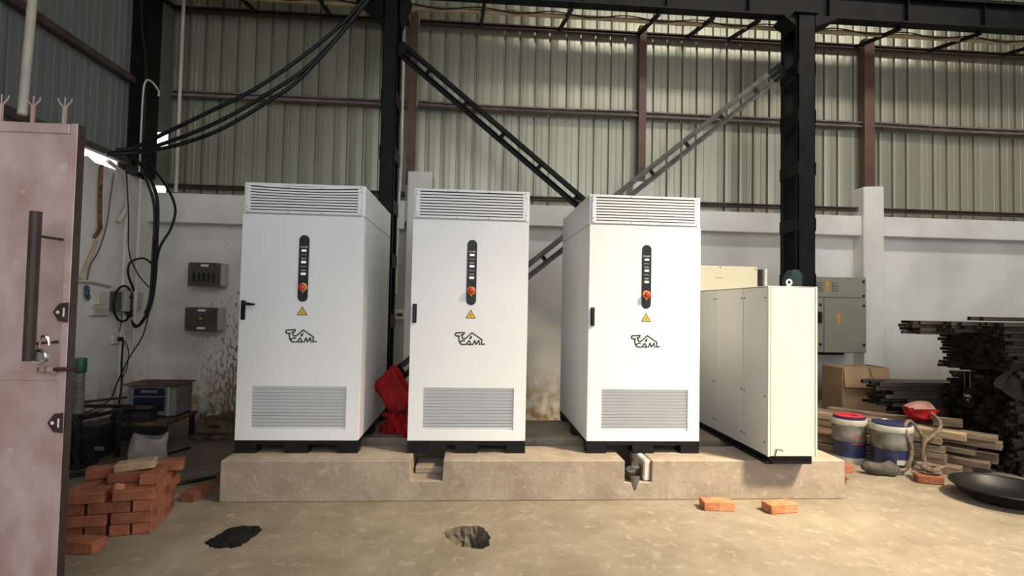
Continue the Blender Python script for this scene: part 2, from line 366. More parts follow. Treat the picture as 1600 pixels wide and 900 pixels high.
# ring beam and pilasters of the masonry wall
struct(O('trim_1', MB().box(WX, -.88, 6.85, WY+.1, 2.41, 2.77).box(-.88, RX, 6.85, WY+.1, 2.505, 2.77), 'plaster', bevel=.008), 'white concrete ring beam along the back wall')
for i, (x0, x1, y0, zt) in enumerate(((-.86, -.56, 6.80, 3.15), (2.02, 2.32, 6.80, 3.10), (5.16, 5.455, 6.80, 3.17), (8.2, 8.5, 6.8, 3.15))):
    m = MB().box(x0, x1, y0, WY+.06, 0, zt)
    m.map(lambda p: p+Vector((random.uniform(-.015, .015), 0, random.uniform(-.03, .02))) if p.z > 2 else p)
    struct(O('trim_%d' % (i+2), m, 'plaster', bevel=.012), ('white pilaster behind the left and middle cabinets', 'white pilaster stub showing above the right cabinet', 'white pilaster beside the grey-green wall box', 'white pilaster outside the right edge')[i])
struct(O('trim_6', MB().box(WX, WX+.03, 6.45, 6.99, 0, 2.9), 'plaster', bevel=.01), 'plastered corner pilaster in the left corner')

# ------------------------------------------------------------------ steel frame
def channel(m, x0, x1, y, z, h=.07, d=.06, sag=0):
    """C-shaped girt along x, open side to the room"""
    n = 10
    def strip(ya, yb, za, zb):
        vs = []
        for k in range(n+1):
            t = k/n; x = x0+(x1-x0)*t; s = -sag*4*t*(1-t)
            vs += [(x, ya, za+s), (x, yb, za+s), (x, yb, zb+s), (x, ya, zb+s)]
        fs = [(4*k+i, 4*k+(i+1) % 4, 4*k+4+(i+1) % 4, 4*k+4+i) for k in range(n) for i in range(4)]+[(0, 1, 2, 3), (4*n+3, 4*n+2, 4*n+1, 4*n)]
        m.add(vs, fs)
    strip(y+d-.004, y+d, z-h/2, z+h/2)
    strip(y, y+d, z+h/2-.004, z+h/2); strip(y, y+d, z-h/2, z-h/2+.004)
    strip(y, y+.004, z+h/2-.016, z+h/2); strip(y, y+.004, z-h/2, z-h/2+.016)
    return m
bays = ((WX+.2, -.90, 'of sheet wall between left corner and left black column'), (-.76, 2.11, 'of sheet wall between left black column and middle brown post'),
        (2.21, 5.22, 'of sheet wall between middle and right brown posts'), (5.37, 8.3, 'of sheet wall beyond the right brown post'))
for zc, lv, hh in ((5.105, 'top', .06), (4.03, 'middle', .075), (2.872, 'lowest', .05)):
    for i, (a, b, where) in enumerate(bays):
        sag = .03 if (lv == 'middle' and i in (1, 3)) else 0
        g = channel(MB(), a, b, 6.90, zc+(.012 if sag else 0), hh, .06, sag*.6)
        tag(O('wall_girt', g, 'girt_brown_lit' if lv == 'middle' else 'girt_brown'), 'brown %s girt %s' % (lv, where), 'girt', 'brown girts carrying the sheets')
        if lv == 'middle' and i in (1, 3):
            g = MB().tube(catmull([(a, 6.885, zc-.03), ((a+b)/2, 6.885, zc-.055 if i == 3 else zc-.04), (b, 6.885, zc-.035)], 6), .008, 6)
            tag(O('wall_pipe', g, 'girt_brown'), 'thin pipe under the middle girt, %s' % ('left of the middle brown post' if i == 1 else 'right of the right brown post'), 'pipe')
for x0, x1, zb, nm in ((-.88, -.785, 3.0, 'brown steel wall post behind the left black column'), (2.112, 2.205, 3.0, 'brown steel wall post above the right cabinet'), (5.22, 5.365, 3.1, 'brown steel wall post standing on the right white pilaster')):
    pst = MB().box(x0, x1, 6.86, 6.868, zb, 5.2).box(x0, x1, 6.95, 6.96, zb, 5.2).box((x0+x1)/2-.004, (x0+x1)/2+.004, 6.868, 6.95, zb, 5.2).box(x0, x0+.006, 6.868, 6.95, zb, 5.2)
    tag(O('wall_post', pst, 'post_brown'), nm, 'post', 'brown wall posts')
for zc, nm in ((3.98, 'dark girt high on the shaded left wall'), (3.03, 'dark lower girt on the shaded left wall above the plaster'), (5.1, 'dark uppermost girt of the left wall')):
    tag(O('wall_girt', MB().box(WX+.0, WX+.07, -1.9, 6.45, zc-.035, zc+.035), 'girt_brown'), nm, 'girt', 'girts of the left wall')
g = MB().box(WX+.01, WX+.17, 6.44, 6.452, 2.9, 6.9).box(WX+.01, WX+.17, 6.72, 6.732, 2.9, 6.9).box(WX+.08, WX+.092, 6.452, 6.72, 2.9, 6.9).box(WX+.16, WX+.17, 6.452, 6.72, 2.9, 6.9)
tag(O('corner_column', g, 'steel_black'), 'dark steel column in the left corner above the plaster', 'column')

def lattice_column(x0, x1, y0, y1, ztop, side, battens, name):
    t = thing('steel_column', name, 'column', ((x0+x1)/2, (y0+y1)/2, 0), group='black built-up steel columns')
    hx, hy = (x1-x0)/2, (y1-y0)/2
    for s in (-1, 1):
        yy = s*hy
        ch = MB().box(-hx, hx, min(yy, yy-s*.012), max(yy, yy-s*.012), 0, ztop)
        for sx in (-1, 1): ch.box(min(sx*hx, sx*(hx-.008)), max(sx*hx, sx*(hx-.008)), min(yy, yy-s*.075), max(yy, yy-s*.075), 0, ztop)
        O('chord', ch, 'steel_black', t)
    for z in battens:
        for sx in (-1, 1):
            O('batten_plate', MB().box(min(sx*hx, sx*(hx+.008)), max(sx*hx, sx*(hx+.008)), -hy-.004, hy+.004, z-.075, z+.075), 'steel_black', t)
    O('cap_plate', MB().box(-hx-.05, hx+.03, -hy-.03, hy+.03, ztop, ztop+.014), 'steel_black', t)
    O('base_plate', MB().box(-hx-.08, hx+.08, -hy-.08, hy+.08, 0, .02), 'steel_black', t)
    return t
BT = (.35, 1.05, 1.72, 2.36, 3.02, 3.62)
lc = lattice_column(-1.06, -.905, 6.0, 6.38, 4.985, 1, (.35, 1.28, 1.95, 2.55, 3.14, 3.77), 'black built-up steel column behind the left cabinet')
rc = lattice_column(3.75, 3.955, 6.0, 6.37, 4.985, -1, (.35, 1.2, 1.84, 2.49, 3.142, 3.769, 4.34), 'black built-up steel column behind the narrow cream switchgear cabinet')
for t, xs in ((lc, ((-1, .36), (1, .10))), (rc, ((-1, .16), (1, .30)))):
    for sx, e in xs:
        hx = .09
        O('haunch_bracket', MB().prism([(sx*hx, 4.66), (sx*(hx+e), 4.97), (sx*(hx+e), 4.984), (sx*hx, 4.984)] if t is lc else [(sx*hx, 4.84), (sx*(hx+e), 4.96), (sx*(hx+e), 4.984), (sx*hx, 4.984)], 'y', -.15, .15 if t is lc else .1), 'steel_black', t)
bm_ = thing('crane_beam', 'long black crane beam running along the top of the columns', 'beam', (3.2, 6.15, 5.0))
O('bottom_flange', MB().box(-6.5, 6.5, -.07, .07, 0, .02), 'steel_black', bm_)
O('web', MB().box(-6.5, 6.5, -.008, .008, .02, .30), 'steel_black', bm_)
O('top_flange', MB().box(-6.5, 6.5, -.08, .08, .30, .322), 'steel_black', bm_)
for k in range(13): O('stiffener', MB().box(-6+k*1.0-.005, -6+k*1.0+.005, -.06, .06, .02, .30), 'steel_black', bm_)
O('rail', MB().box(-6.5, 6.5, -.03, .03, .322, .37), 'steel_black', bm_)

# diagonal braces: twin angle bars with spacer plates
def brace(p, q, name, worn):
    t = thing('cross_brace', name, 'brace', ((p[0]+q[0])/2, p[1], min(p[2], q[2])), group='diagonal cross braces')
    base = Vector(t.location); p, q = Vector(p)-base, Vector(q)-base
    d = (q-p).normalized(); nrm = Vector((-d.z, 0, d.x)) * (.055)
    m_ = 'steel_worn' if worn else 'steel_black'
    for s in (-1, 1):
        a, b = p+nrm*s, q+nrm*s
        bar = MB().bar(a, b, .006, .062, nrm).bar(a+nrm.normalized()*s*-.023+Vector((0, -.02, 0)), b+nrm.normalized()*s*-.023+Vector((0, -.02, 0)), .04, .006, nrm)
        O('angle_bar', bar, m_, t)
    L = (q-p).length; k = .35
    while k < L-.3:
        c = p+d*k; O('spacer_plate', MB().bar(c-nrm*.8, c+nrm*.8, .045, .01, (0, 1, 0)), 'steel_black', t); k += .55
    for e, sg in ((p, 1), (q, -1)): O('gusset_plate', MB().bar(e-d*sg*.10, e+d*sg*.10, .01, .17, nrm), 'steel_black', t)
brace((-.84, 6.10, 4.32), (3.70, 6.10, .66), 'black twin-angle brace sloping down from the left black column', False)
brace((3.62, 6.22, 4.36), (-.84, 6.22, .66), 'worn grey twin-angle brace sloping down from the right black column', True)

# bracket bars between the crane beam and the top girt, tan pipe with its cable
for k, x in enumerate((-3.75, -2.78, -1.85, .052, 1.08, 2.13, 2.80, 3.37, 5.16, 6.22, 7.3)):
    tag(O('tie_bar', MB().bar((x-.03, 6.93, 5.10), (x, 6.18, 4.975), .04, .04), 'steel_black'),
        'black tie bar under the crane beam, number %s from the left' % ('one two three four five six seven eight nine ten eleven'.split()[k]), 'tie bar', 'tie bars under the crane beam')
tp = thing('ceiling_pipe', 'long tan pipe running behind the crane beam', 'pipe', (2.0, 6.45, 5.03))
for k in range(6): O('pipe_length', MB().tube([(-5.8+k*2.1, 0, 0), (-5.8+k*2.1+2.08, 0, 0)], .028, 10), 'tan_pipe', tp, smooth=True)
for k in range(5): O('coupling', MB().tube([(-3.77+k*2.1, 0, 0), (-3.65+k*2.1, 0, 0)], .034, 10), 'tan_pipe', tp, smooth=True)
pts = []
for k in range(26):
    x = -3.6+k*.45; pts.append((x, 6.40, 5.055-(.05 if k % 2 else 0)))
tag(O('ceiling_cable', MB().tube(catmull(pts, 6), .007, 6), 'rubber', smooth=True), 'thin black cable looping along the tan pipe', 'cable')

# concrete plinths the cabinets stand on
PX0, PX1, PYF, PYB, PZ = -1.807, 2.963, 4.118, 4.548, .30
pl = MB().prism([(PX0, 0), (PX1, 0), (PX1, PZ), (1.405, PZ), (1.40, .135), (1.19, .135), (1.19, PZ), (-.195, PZ), (-.20, .15), (-.435, .15), (-.44, PZ), (PX0, PZ)], 'y', PYF, PYB)
tag(O('concrete_plinth', pl, 'plinth_concrete', bevel=.006), 'long front concrete plinth with two notches under the white cabinets', 'plinth')
tag(O('concrete_plinth', MB().box(PX0, PX1, 4.81, 5.58, 0, PZ), 'plinth_concrete', bevel=.006), 'rear concrete plinth behind the cable trench under the white cabinets', 'plinth')

# ------------------------------------------------------------------ the three white cabinets
LOGO = [  # strokes of the emblem: camel outline that runs into the letters C A M L (units: crop pixels of a 1440 x 900 view)
    [(560,520),(500,515),(455,540),(430,580)], [(380,385),(388,470),(405,545),(440,600),(480,628),(555,625)],
    [(410,385),(330,385),(295,370),(285,335),(300,300),(330,292),(545,280)], [(545,280),(530,325),(505,345),(460,350)], [(475,350),(485,420),(505,450),(540,462),(585,450),(620,420),(765,283),(1060,480)],
    [(590,635),(690,515),(750,625),(650,625)], [(795,630),(855,505),(890,618),(975,505),(990,625)], [(1060,490),(1045,615),(1140,608)]]
def ribbon(m, pts, wd, y=0, t=.0012):
    for a, b in zip(pts, pts[1:]):
        a, b = Vector((a[0], 0, a[1])), Vector((b[0], 0, b[1])); d = (b-a).normalized()
        a, b = a-d*wd*.4, b+d*wd*.4
        m.bar(a+Vector((0, y, 0)), b+Vector((0, y, 0)), wd, t, (0, 1, 0))
def logo_mesh():
    m = MB(); k = .235/865
    def cv(p): return ((p[0]-275)*k, (270-p[1])*k)
    for st in LOGO: ribbon(m, [cv(p) for p in st], .0105)
    m.prism([cv(p) for p in ((700,480),(690,460),(710,395),(735,385),(775,345),(765,455),(730,465))], 'y', -.0006, .0006)   # little flame over the A
    return m.mesh('logo')
LOGO_ME = logo_mesh()
TXT = {s: text_mesh(s, .017) for s in ('POWER', 'RUN', 'ALM')}
CW, CD, CH, CB = .932, 1.33, 2.0, .096
def pill(cx, z0, z1, r, n=10):
    return [(cx+r*math.cos(a), z1-r+r*math.sin(a)) for a in [math.pi*k/n for k in range(n+1)]]+[(cx+r*math.cos(a), z0+r+r*math.sin(a)) for a in [math.pi+math.pi*k/n for k in range(n+1)]]
def frame_plate(m, x0, x1, z0, z1, a0, a1, b0, b1, y0, y1):
    m.box(x0, a0, y0, y1, z0, z1); m.box(a1, x1, y0, y1, z0, z1); m.box(a0, a1, y0, y1, z0, b0); m.box(a0, a1, y0, y1, b1, z1); return m
def cabinet(x, label, dent=0, handle_open=False):
    t = thing('power_cabinet', label, 'cabinet', (x, 4.32, PZ), group='white power cabinets')
    zt = CB+CH; zs = zt-.245                                          # seam under the top section
    base = O('base', MB().box(.004, CW-.004, .0, CD, .066, CB), 'black_base', t)
    for fx0, fx1 in ((.0, .165), (.375, .555), (.775, CW)):
        for fy0, fy1 in ((0, .13), (.60, .75), (CD-.13, CD)): O('foot', MB().box(fx0+.002, fx1-.002, fy0+.001, fy1-.001, 0, .0655), 'black_base', base)
    O('body', MB().box(0, CW, .024, CD, CB, zs-.004), 'cabinet_white', t, bevel=.004)
    tb = MB().box(0, CW, .02, CD, zs, zt)
    O('top_section', tb, 'cabinet_white', t, bevel=.004)
    # door with a recessed louvre field
    a0, a1, b0, b1 = .118, .832, CB+.085, CB+.418
    door = O('door', frame_plate(MB(), .003, CW-.003, CB+.003, zs-.006, a0, a1, b0, b1, 0, .022), 'cabinet_white', t)
    O('louvre_back', MB().box(a0, a1, .019, .022, b0, b1), 'slot_dark', door)
    n = 13; p = (b1-b0)/n
    sl = MB().prism([(.019, .0), (.016, p*.25), (.003, p*.98), (.006, p*.98), (.019, p*.35)], 'x', a0+.001, a1-.001).mesh('louvre_slat')
    for k in range(n): O('louvre_slat', sl, 'cabinet_white', door, loc=(0, 0, b0+k*p))
    # vent panel of the top section: frame, slats, dark slots, screws
    v0, v1, w0, w1 = .022, CW-.022, zs+.008, zt-.008
    s0, s1 = .052, CW-.055
    def bend(q):                                                     # the pressed-in top edge of the dented panel
        if not dent: return q
        tt = max(0, min(1, (q.x-.02)/(CW-.04))); k = (math.sin(math.pi*min(1, tt*1.0))**.8)*max(0, (q.z-(zs+.09))/(zt-zs-.09))
        return Vector((q.x, q.y, q.z-dent*k))
    def subbox(m, x0, x1, y0, y1, z0, z1, n=14):
        xs = [x0+(x1-x0)*k/n for k in range(n+1)]; vs = []
        for xx in xs: vs += [(xx, y0, z0), (xx, y1, z0), (xx, y1, z1), (xx, y0, z1)]
        fs = [(4*k+i, 4*k+(i+1) % 4, 4*k+4+(i+1) % 4, 4*k+4+i) for k in range(n) for i in range(4)]+[(0, 1, 2, 3), (4*n+3, 4*n+2, 4*n+1, 4*n)]
        m.add(vs, fs)
    ns = 9; pp = .0232; zlow = zs+.026
    fr = MB(); fr.box(v0, s0, 0, .016, w0, w1); fr.box(s1, v1, 0, .016, w0, w1); subbox(fr, s0, s1, 0, .016, w0, zlow); subbox(fr, s0, s1, 0, .016, zlow+ns*pp-.013, w1); fr.map(bend)
    vent = O('vent_panel', fr, 'cabinet_white', t)
    O('slot_back', MB().box(s0, s1, .0165, .0195, zlow, zlow+ns*pp-.01), 'slot_dark', vent)
    for k in range(ns-1):
        m = MB(); subbox(m, s0, s1, .002, .010, zlow+k*pp+.0085, zlow+(k+1)*pp); m.map(bend); O('vent_slat', m, 'cabinet_white', vent)
    sc = MB()
    for sx in (.034, .345, .60, CW-.036):
        for sz in (w0+.009, w1-.012): sc.lathe([(.005, 0), (.004, .003), (0, .0035)], 8, tuple(bend(Vector((sx, 0, sz)))), 'y')
    for sx in (v0+.008, v1-.008):
        for sz in (w0+.04, w1-.045): sc.lathe([(.005, 0), (.004, .003), (0, .0035)], 8, (sx, 0, sz), 'y')
    o = O('screws', sc, 'machine_grey', vent); o['kind'] = 'stuff'; o['label'] = 'small grey fixing screws'
    # control strip
    cx = .476
    cp = O('control_panel', MB().prism(pill(cx, 1.168, 1.69, .039), 'y', -.003, .002), 'black_plastic', t); cp['label'] = 'black rounded control strip'
    for z, s in ((1.568, 'POWER'), (1.478, 'RUN'), (1.386, 'ALM')):
        O('indicator_lamp', MB().box(cx-.019, cx+.019, -.007, -.003, z-.009, z+.009), 'lamp_lit', cp, bevel=.002)
        O('lettering', TXT[s], 'label_white', cp, loc=(cx, -.0042, z+.027), rot=(math.pi/2, 0, 0))['label'] = 'white lettering ' + s
    for z in (1.535, 1.444): O('divider_line', MB().box(cx-.022, cx+.022, -.0042, -.003, z-.001, z+.001), 'label_white', cp)
    es = O('emergency_stop', MB().lathe([(.033, .002), (.033, .008), (.026, .010), (.018, .012), (.018, .028)], 20, (cx, 0, 1.283), 'y'), 'yellow', t, smooth=True); es['label'] = 'yellow collar of the emergency stop'
    O('mushroom_button', MB().lathe([(.018, .026), (.027, .028), (.028, .036), (.022, .043), (.008, .047), (0, .0475)], 20, (cx, 0, 1.283), 'y'), 'red_button', es, smooth=True)['label'] = 'red mushroom button'
    O('keyhole_tab', MB().box(cx-.005, cx+.005, -.006, -.0, 1.24, 1.262), 'yellow', es)
    # warning triangle
    def tri(s, zc): return [(cx-s*.5, zc-s*.30), (cx+s*.5, zc-s*.30), (cx, zc+s*.56)]
    ws = O('warning_sign', MB().prism(tri(.082, 1.088), 'y', -.0015, .0), 'black_plastic', t); ws['label'] = 'triangular warning sticker'
    O('sign_face', MB().prism(tri(.064, 1.0875), 'y', -.0022, -.0014), 'yellow', ws)
    O('lightning_bolt', MB().prism([(cx-.004, 1.082), (cx+.004, 1.106), (cx+.006, 1.092), (cx+.001, 1.0925), (cx+.005, 1.075), (cx-.002, 1.082)], 'y', -.003, -.0021), 'black_plastic', ws)
    O('logo', LOGO_ME, 'logo_green', t, loc=(.355, -.0006, .953))['label'] = 'dark green camel emblem with the letters CAML'
    # swing handle
    h = O('handle', MB().box(.018, .05, -.016, 0, CB+.925, CB+1.075), 'black_plastic', t, bevel=.004)
    if handle_open:
        O('lever', MB().bar((.034, -.014, CB+1.055), (.105, -.075, CB+1.047), .024, .020).bar((.105, -.075, CB+1.047), (.150, -.10, CB+1.045), .016, .016), 'black_plastic', h)
    else: O('lever', MB().box(.022, .046, -.026, -.014, CB+.935, CB+1.065), 'black_plastic', h, bevel=.003)
    return t
cabinet(-1.800, 'left white power cabinet with its black door lever swung out and a dented top vent', .020, True)
cabinet(-.491, 'middle white power cabinet standing next to the red bag')
cabinet(.932, 'right white power cabinet next to the narrow cream switchgear cabinet')

# ------------------------------------------------------------------ narrow switchgear cabinet on the right
sx0, sx1, sy0, sy1, sz0, sz1 = 2.258, 2.655, 4.0, 5.50, .362, 1.662
sw = thing('switchgear_cabinet', 'narrow cream switchgear cabinet overhanging the right end of the plinth', 'cabinet', (sx0, sy0, PZ))
W, D, H0, H1 = sx1-sx0, sy1-sy0, sz0-PZ, sz1-PZ
O('plinth_frame', MB().box(.03, W-.03, .02, D-.02, 0, H0).box(.0, .05, .02, D-.02, 0, .02), 'black_base', sw, bevel=.003)
O('body', MB().box(.012, W-.002, .012, D, H0, H1-.004), 'panel_grey', sw, bevel=.003)
O('roof_plate', MB().box(-.002, W, 0, D, H1-.006, H1), 'box_cream', sw, bevel=.002)
O('front_cover', MB().box(.022, W-.022, -.002, .014, H0+.004, H1-.010), 'box_cream', sw, bevel=.003)
for a, b in ((.0, .019), (W-.019, W-.001)): O('corner_post', MB().box(a, b, -.004, .016, H0, H1-.006), 'box_cream', sw, bevel=.003)
for a, b in ((.018, .376), (.384, .902), (.910, D-.004)):
    pn = O('side_panel', MB().box(.0, .012, a, b, H0+.004, H1-.010), 'panel_grey', sw, bevel=.002)
    for yy in (a+.02, b-.02):
        for zz in (H0+.10, (H0+H1)/2-.2, H1-.09): O('screw', MB().lathe([(.008, 0), (.007, .003), (0, .004)], 8, (0, yy, zz), 'x').map(lambda p: Vector((-p.x, p.y, p.z))), 'dark_metal', pn)
lt = O('latch', MB().lathe([(.010, 0), (.010, .012), (.005, .014), (.005, .03)], 10, (.075, -.002, H0+.062), 'y'), 'chrome', sw)
O('key', MB().bar((.075, -.03, H0+.062), (.105, -.035, H0+.052), .006, .016), 'chrome', lt)
O('tie_strap', MB().bar((.072, -.006, H0+.055), (.058, -.006, H0+.005), .006, .003), 'grey_dark', lt)
ey = O('lifting_eye', MB().lathe([(.012, 0), (.012, .012), (.008, .014)], 10, (.205, .06, H1)), 'label_white', sw)
ring = MB().tube([(.205+.020*math.cos(a), .06, H1+.034+.020*math.sin(a)) for a in [2*math.pi*k/20 for k in range(21)]], .0065, 8, False)
O('eye_ring', ring, 'label_white', ey, smooth=True)
O('eye_bolt_stub', MB().lathe([(.012, 0), (.010, .006), (.004, .02)], 8, (.33, .3, H1)), 'label_white', sw)

# cream equipment box standing behind it
cb = thing('equipment_box', 'pale cream equipment box rising behind the switchgear cabinet', 'box', (2.35, 5.86, 0))
O('body', MB().box(0, .90, .02, .10, .55, 1.94), 'dark_metal', cb)
O('stand', MB().box(.08, .14, .03, .09, 0, .55).box(.76, .82, .03, .09, 0, .55), 'dark_metal', cb)
cv_ = O('front_cover', MB().box(-.02, .835, -.005, .02, .53, 1.965), 'cream_box', cb, bevel=.012, seg=2)
O('end_plate', MB().box(.915, .945, -.01, .10, .55, 1.945), 'label_white', cb, bevel=.004)
for sx, sz in ((.81, 1.94), (.40, 1.95)): O('screw', MB().lathe([(.008, 0), (.006, .004), (0, .005)], 8, (sx, -.005, sz), 'y'), 'grey_dark', cv_)
O('print_mark', MB().box(.345, .43, -.0058, -.005, 1.83, 1.836), 'machine_grey', cv_)
# rounded teal housing at the right column
hb = MB().prism([(-.09, 0), (.075, 0), (.075, .27), (.055, .315), (.0, .325), (-.04, .30), (-.07, .22), (-.085, .12)], 'y', -.07, .07)
hz = thing('hoist_housing', 'rounded dark teal housing against the right black column', 'housing', (3.60, 5.88, 1.62))
O('casing', hb, 'teal', hz, bevel=.008)
O('mounting_plate', MB().box(-.16, .10, -.05, .05, -.06, .005), 'black_base', hz); O('side_rib', MB().box(.075, .095, -.06, .06, 0, .29), 'dark_metal', hz)
O('mounting_bracket', MB().box(.05, .20, .05, .121, -.05, .02), 'black_base', hz)
#--PART3--
# ------------------------------------------------------------------ gate leaf on the left
gt = thing('gate_leaf', 'reddish brown sheet metal gate leaf with spiked top at the left edge', 'gate', (-1.83, 2.6, .0))
def gx(x): return x+1.83
O('sheet_panel', MB().box(-1.45, -.03, .006, .03, .05, 2.24), 'gate_paint', gt)
O('stile', MB().box(-.035, 0, 0, .042, .03, 2.265), 'gate_paint', gt, bevel=.003)
O('edge_strip', MB().box(-.001, .003, .002, .044, .03, 2.262), 'gate_brown', gt)
O('top_rail', MB().box(-1.45, -.036, -.002, .040, 2.215, 2.262), 'gate_paint', gt, bevel=.003)
O('middle_rail', MB().box(-1.45, -.036, .002, .038, 1.085, 1.125), 'gate_paint', gt, bevel=.003)
O('bottom_rail', MB().box(-1.45, -.036, 0, .040, .03, .08), 'gate_paint', gt, bevel=.003)
for x in (-.076, -.214, -.352, -.49, -.63, -.77, -.91, -1.05, -1.19, -1.33):
    m = MB().bar((x, .02, 2.262), (x, .02, 2.345), .012, .012)
    m.bar((x, .02, 2.345), (x, .02, 2.392), .004, .004)
    for s in (-1, 1): m.bar((x, .02, 2.340), (x+s*.028, .02, 2.372), .005, .005).bar((x+s*.028, .02, 2.372), (x+s*.030, .02, 2.388), .004, .004)
    O('spike', m, 'gate_paint', gt)
hd = O('pull_handle', MB().tube([(gx(-1.89), -.135, 1.832), (gx(-1.89), -.135, 1.19)], .022, 14), 'gate_brown', gt, smooth=True)
for z in (1.728, 1.262): O('handle_rod', MB().tube([(gx(-1.89), -.13, z), (gx(-1.877), .006, z)], .006, 8), 'gate_brown', hd)
for z in (1.397, .900):
    m = MB(); pts = [(-.062, 0), (-.036, .04), (-.0, .045), (0, -.045), (-.036, -.04)]
    o_, i_ = [(x, z+zz) for x, zz in pts], []
    m.prism(o_, 'y', -.012, -.004)
    lug = O('lock_lug', m, 'gate_brown', gt)
    O('lug_hole', MB().lathe([(.008, 0), (.008, .002)], 10, (-.040, -.012, z), 'y'), 'label_white', lug)
    O('lug_slot', MB().box(-.018, -.011, -.0135, -.012, z-.02, z+.02), 'label_white', lug)
sb = O('slide_bolt', MB().tube([(-.10, -.025, 1.14), (.06, -.025, 1.143)], .009, 10), 'gate_brown', gt, smooth=True)
for x in (-.075, -.045): O('bolt_sleeve', MB().tube([(x-.012, -.025, 1.14), (x+.012, -.025, 1.14)], .017, 12), 'gate_paint', sb, smooth=True)
O('bolt_tip', MB().tube([(.06, -.025, 1.143), (.075, -.025, 1.143)], .006, 8), 'gate_brown', sb)
pk = thing('padlock', 'round steel padlock hanging open on the gate handle rod', 'padlock', (-1.872, 2.50, 1.205))
O('lock_body', MB().lathe([(.030, -.012), (.034, -.008), (.034, .008), (.030, .012)], 22, (0, 0, 0), 'y'), 'chrome', pk, smooth=True)
O('lock_face', MB().lathe([(.022, .012), (.022, .014)], 20, (0, 0, 0), 'y'), 'machine_grey', pk)
O('shackle', MB().tube(catmull([(-.012, 0, .028), (-.004, .0, .06), (.004, 0, .085), (.022, 0, .088), (.034, 0, .07), (.036, 0, .05)], 5), .006, 8), 'chrome', pk, smooth=True)

# ------------------------------------------------------------------ bricks
BL, BW_, BH = .225, .108, .068
BRICK = MB().box(-BL/2, BL/2, -BW_/2, BW_/2, 0, BH).mesh('brick', .005)
BRICK.materials.append(MATS['brick'])
def brick(x, y, z, rz, label, group=None, rx=0, ry=0, me=BRICK):
    o = O('brick', me, None, None, loc=(x, y, z), rot=(rx, ry, rz)); return tag(o, label, 'brick', group)
org = Vector((-1.972, 3.587)); U = Vector((-.976, -.216)); V = Vector((-.216, .976)); ang = math.atan2(U.y, U.x)
ordn = ('first', 'second', 'third', 'fourth', 'fifth')
cours = ('bottom', 'second', 'third', 'fourth')
def put(course, u, v, header, label):
    if header: cu, cv2, rz = u+BW_/2, v+BL/2, ang+math.pi/2
    else: cu, cv2, rz = u+BL/2, v+BW_/2, ang
    p = org+U*(cu+random.uniform(-.004, .004))+V*(cv2+random.uniform(-.003, .004))
    brick(p.x, p.y, course*.0695+.0005, rz+random.uniform(-.02, .02), label, 'bricks of the stacked pile')
for c in range(4):
    nm = cours[c]
    rows = {0: [(0, 1), (.125, 1), (.25, 1), (.375, 1)], 1: [(0, 0), (.25, 0)], 2: [(0, 1), (.13, 0), (.375, 1)], 3: [(0, 0), (.265, 0)]}[c]
    for k, (u, h) in enumerate(rows):
        put(c, u, 0, h, 'red brick in the %s course of the pile, %s from right in front row' % (nm, ordn[k]))
    hdr = c in (0, 2)
    if c == 0: back = [(0, .235, 0), (.24, .235, 0), (0, .350, 0), (.24, .350, 0)]
    elif c == 2: back = [(0, .235, 0), (.24, .235, 0), (.13, .118, 0), (0, .350, 1), (.125, .350, 1), (.25, .350, 1)]
    else: back = [(0, .118, 1), (.122, .118, 1), (.244, .118, 1), (.366, .118, 1), (0, .350, 0), (.24, .350, 0)]
    for k, (u, v, h) in enumerate(back):
        put(c, u, v, h, 'red brick in the %s course of the pile, %s row, %s from right' % (nm, 'rear' if v > .3 else 'middle', ordn[k if v < .3 and c != 2 else round(u/.12)]))
z5 = 4*.0695
def put5(u, v, rz, label, dz=0, rx=0, ry=0, me=BRICK):
    p = org+U*u+V*v; brick(p.x, p.y, z5+dz+.001, rz, label, 'bricks on top of the pile', rx, ry, me)
put5(.195, .20, ang+.05, 'dark red brick on top of the pile carrying the pale brick')
put5(.055, .18, ang+math.pi/2+.05, 'red brick on top of the pile nearest its right front corner')
put5(.055, .415, ang+.12, 'red brick on top of the pile at the right rear')
put5(.37, .33, ang+.25, 'red brick lying at the left rear of the pile top')
bp = MB().box(-BL/2, BL/2, -BW_/2, BW_/2, 0, BH*.8).mesh('brick', .008); bp.materials.append(MATS['brick_pale'])
put5(.165, .21, ang+.10, 'pale mortar-covered brick lying tilted on top of the pile', .071, 0, math.radians(4), bp)
bp2 = MB().box(-.03, .03, -.025, .025, 0, .05).mesh('brick', .01); bp2.materials.append(MATS['brick_orange'])
put5(.215, .055, .6, 'small broken orange brick piece in the gap of the pile front', -.02, .5, .3, bp2)
brick(-2.235, 3.36, 0, -.12, 'single red brick lying on the floor beside the gate')
bo = MB().box(-.115, .115, -.055, .055, 0, .066).mesh('brick', .005); bo.materials.append(MATS['brick_orange'])
brick(1.836, 3.935, 0, math.radians(-4), 'orange brick on the floor in front of the plinth, left of two', None, 0, 0, bo)
brick(2.285, 3.88, 0, math.radians(9), 'orange brick on the floor in front of the plinth, right of two', None, 0, 0, bo)
brick(-2.02, 4.24, 0, 1.45, 'dark red brick on the floor left of the plinth')
brick(-1.93, 4.62, 0, .3, 'dark red half-hidden brick against the left end of the plinth')
brick(3.20, 4.60, 0, 1.45, 'red lower brick beside the right end of the plinth', 'two bricks stacked at the plinth end')
brick(3.25, 4.58, .069, .35, 'red upper brick stacked beside the right end of the plinth', 'two bricks stacked at the plinth end', 0, 0)
fb = MB().box(-.10, .10, -.05, .05, 0, .07).mesh('brick', .008); fb.materials.append(MATS['brick'])
brick(4.00, 4.50, 0, -.35, 'worn red brick on the floor under the coiled rope', None, 0, 0, fb)

